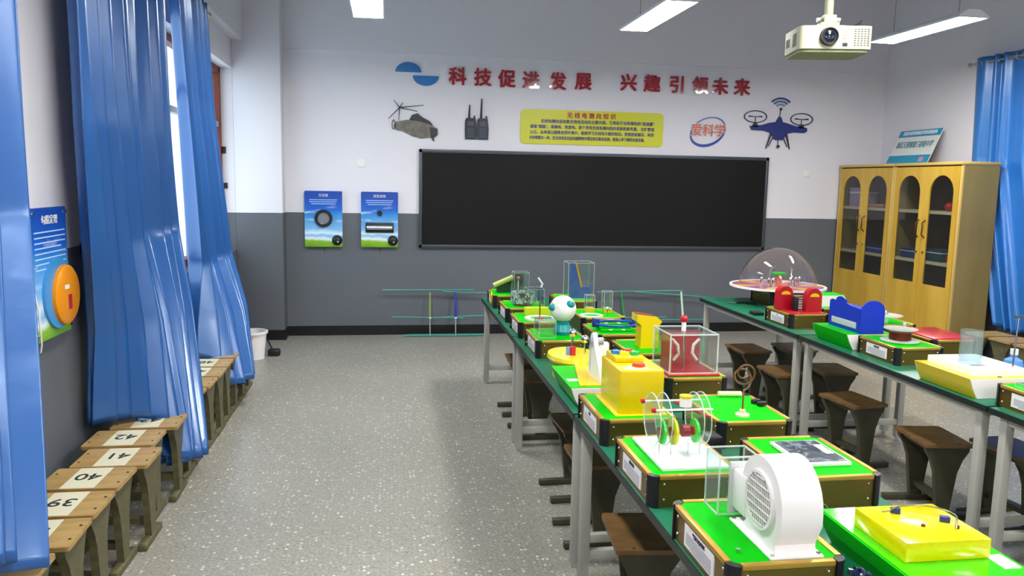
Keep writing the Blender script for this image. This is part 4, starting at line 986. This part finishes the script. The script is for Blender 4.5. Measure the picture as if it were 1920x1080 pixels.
for x, y in ((-.085, .04), (.07, -.09)):
    pr = [(-.06, 0)]+[(-.058*math.cos(a), .11+.058*math.sin(a)) for a in [PI*k/14 for k in range(15)]]+[(.06, 0)]
    o = MB().prism([(x+u, B+.01+v) for u, v in pr], y-.03, y+.03, 'XZ').build('red_arch', red, t, False)
    pr2 = [(x+.036*math.cos(a), B+.118+.026*math.sin(a)) for a in [PI*k/12 for k in range(13)]]
    MB().prism(pr2, y-.033, y-.03, 'XZ').build('yellow_inlay', yellow, o, False)
f = MB()
for k in range(6): f.box(-.045, .05, -.06, .0, B+.018+.018*k, B+.024+.018*k)
f.build('silver_plate', chrome, t, False)
MB().box(-.06, -.035, -.09, -.03, B+.01, B+.11, .004).build('black_bracket', black_p, t)
t = tray('green flared tray carrying a blue scalloped case', 2.985, 4.74, .32, .42, green_d)
sc_ = [(-.16, .1), (-.16, .262), (-.14, .275), (-.09, .272)]+[(-.03+.06*math.cos(a), .272+.034*math.sin(a)) for a in [PI-PI*k/10 for k in range(11)]]+[(.09, .262), (.19, .255), (.19, .1)]
MB().prism([(-u, v) for u, v in sc_][::-1], -.07, -.06, 'YZ', None).build('front_panel', blue, t, False)
pr = [(-.08, .1)]+[(-.08*math.cos(a), .245+.065*math.sin(a)) for a in [PI*k/14 for k in range(15)]]+[(.08, .1)]
MB().prism([(u+.01, v) for u, v in pr], -.205, -.195, 'XZ').build('end_panel', blue, t, False)
MB().box(-.06, .075, -.195, .15, .104, .24).build('case_core', blue, t, False)
MB().box(-.0755, -.0705, -.16, .12, .125, .165, .002).build('clear_label_holder', acr_edge, t)
t = kit('exhibit box with a copper coil inside a clear dish', 3.02, 4.29, 0, True, '电磁感应')
MB().cyl((0, 0, B+.015), (0, 0, B+.06), .062, n=32).build('copper_coil', mat('coil_copper', '#6a2f22', .3, .6), t)
MB().lathe([(0, B+.004), (.105, B+.004), (.11, B+.01), (.105, B+.012), (0, B+.012)], n=36).build('clear_base_dish', acr_edge, t)
MB().lathe([(0, B+.07), (.05, B+.07), (.09, B+.075), (.095, B+.08), (.05, B+.078), (0, B+.076)], n=36).build('clear_dish', acr_edge, t)
MB().sph((.045, .03, B+.1), .013, n=14).build('steel_ball', chrome, t)
t = tray('yellow flared tray with a white top and an upright clear tube', 2.955, 3.60, .36, .42, mat('tray_yellow', '#d8c400', .25, coat=.3))
MB().prism(rrect(-.12, .18, -.16, .205, .03, 3), .1, .13, 'XY').build('white_top', mat('top_white', '#e4e8ec', .3), t, False)
MB().lathe([(.05, .131), (.053, .131), (.053, .3), (.05, .3), (.05, .131)], (-.02, .0, 0), 28).build('clear_tube', acrylic('tube_acrylic', '#eef6f7', .08, .9), t)
f = MB()
for k in range(7): f.box(-.06+.012*k, -.053+.012*k, -.07, -.045, .13, .1305)
f.build('black_marks', ink, t, False)
MB().cyl((.14, -.1, .1), (.165, -.08, .385), .004, n=8).build('rod', chrome, t)
MB().box(.15, .19, -.09, -.07, .375, .39).build('rod_clip', chrome, t, False)
MB().cyl((.005, -.18, .1), (.005, -.18, .103), .01, n=12).build('screw', copper, t)
t = kit('exhibit box at the right edge of the picture, nearest of the right row', 2.99, 3.10, 0, True, '水 流')
open_box(t, -.1, .1, -.12, .14, B, B+.02, 'clear_lid', True, .002)
t = kit('exhibit box with a flat red lid in the right column', 3.40, 4.50, 0, False)
MB().box(-.14, .14, -.19, .19, B, B+.012, .004).build('red_lid', red, t)
t = kit('exhibit box with a clear dish and silver ball behind the copper coil', 3.36, 5.02, 0, False)
MB().lathe([(0, B+.0), (.02, B+.0), (.02, B+.03), (.11, B+.05), (.112, B+.055), (0, B+.04)], (-.02, -.1, 0), 36).build('clear_dish', acr_edge, t)
MB().sph((-.02, -.1, B+.068), .018, n=16).build('silver_ball', chrome, t)
t = kit('exhibit box topped by a white and green card display', 3.36, 5.72, 0, False)
MB().box(-.12, .1, -.1, -.085, B, B+.085, rot=Matrix.Rotation(-.15, 3, 'X')).build('white_card', white_p, t, False)
MB().box(-.12, .12, -.08, .1, B+.05, B+.085).build('green_block', green_d, t, False)
t = thing('bottle', 'blue bottle with a white cap at the right edge of the picture', 'bottle', (3.38, 3.82, TZ))
MB().lathe([(0, 0), (.05, 0), (.052, .01), (.052, .06), (.045, .09), (.018, .105), (.018, .12), (0, .12)], n=24).build('bottle_body', mat('bottle_blue', '#5a8ed6', .2, coat=.5), t)
MB().cyl((0, 0, .12), (0, 0, .15), .02, n=18).build('cap', white_p, t)
MB().lathe([(.0525, .0), (.0535, .0), (.0535, .05), (.0525, .05), (.0525, 0)], n=24).build('sleeve', black_p, t)
t = thing('loose_cable', 'black cord lying on the far table of the right row', 'cord', (2.98, 6.35, TZ))
MB().tube([(-.08, .12, .004), (-.02, .08, .006), (.06, .1, .004), (.1, .05, .005), (.15, .02, .004)], .004, 6).tube([(-.05, .1, .004), (.05, .14, .006), (.16, .1, .004)], .004, 6).build('cord_run', black_p, t)
t = thing('power_adapter', 'flat black adapter on the table beside the red arch exhibit', 'adapter', (2.88, 5.88, TZ))
MB().box(-.04, .04, -.05, .05, 0, .025, .005).build('adapter_body', black_p, t)
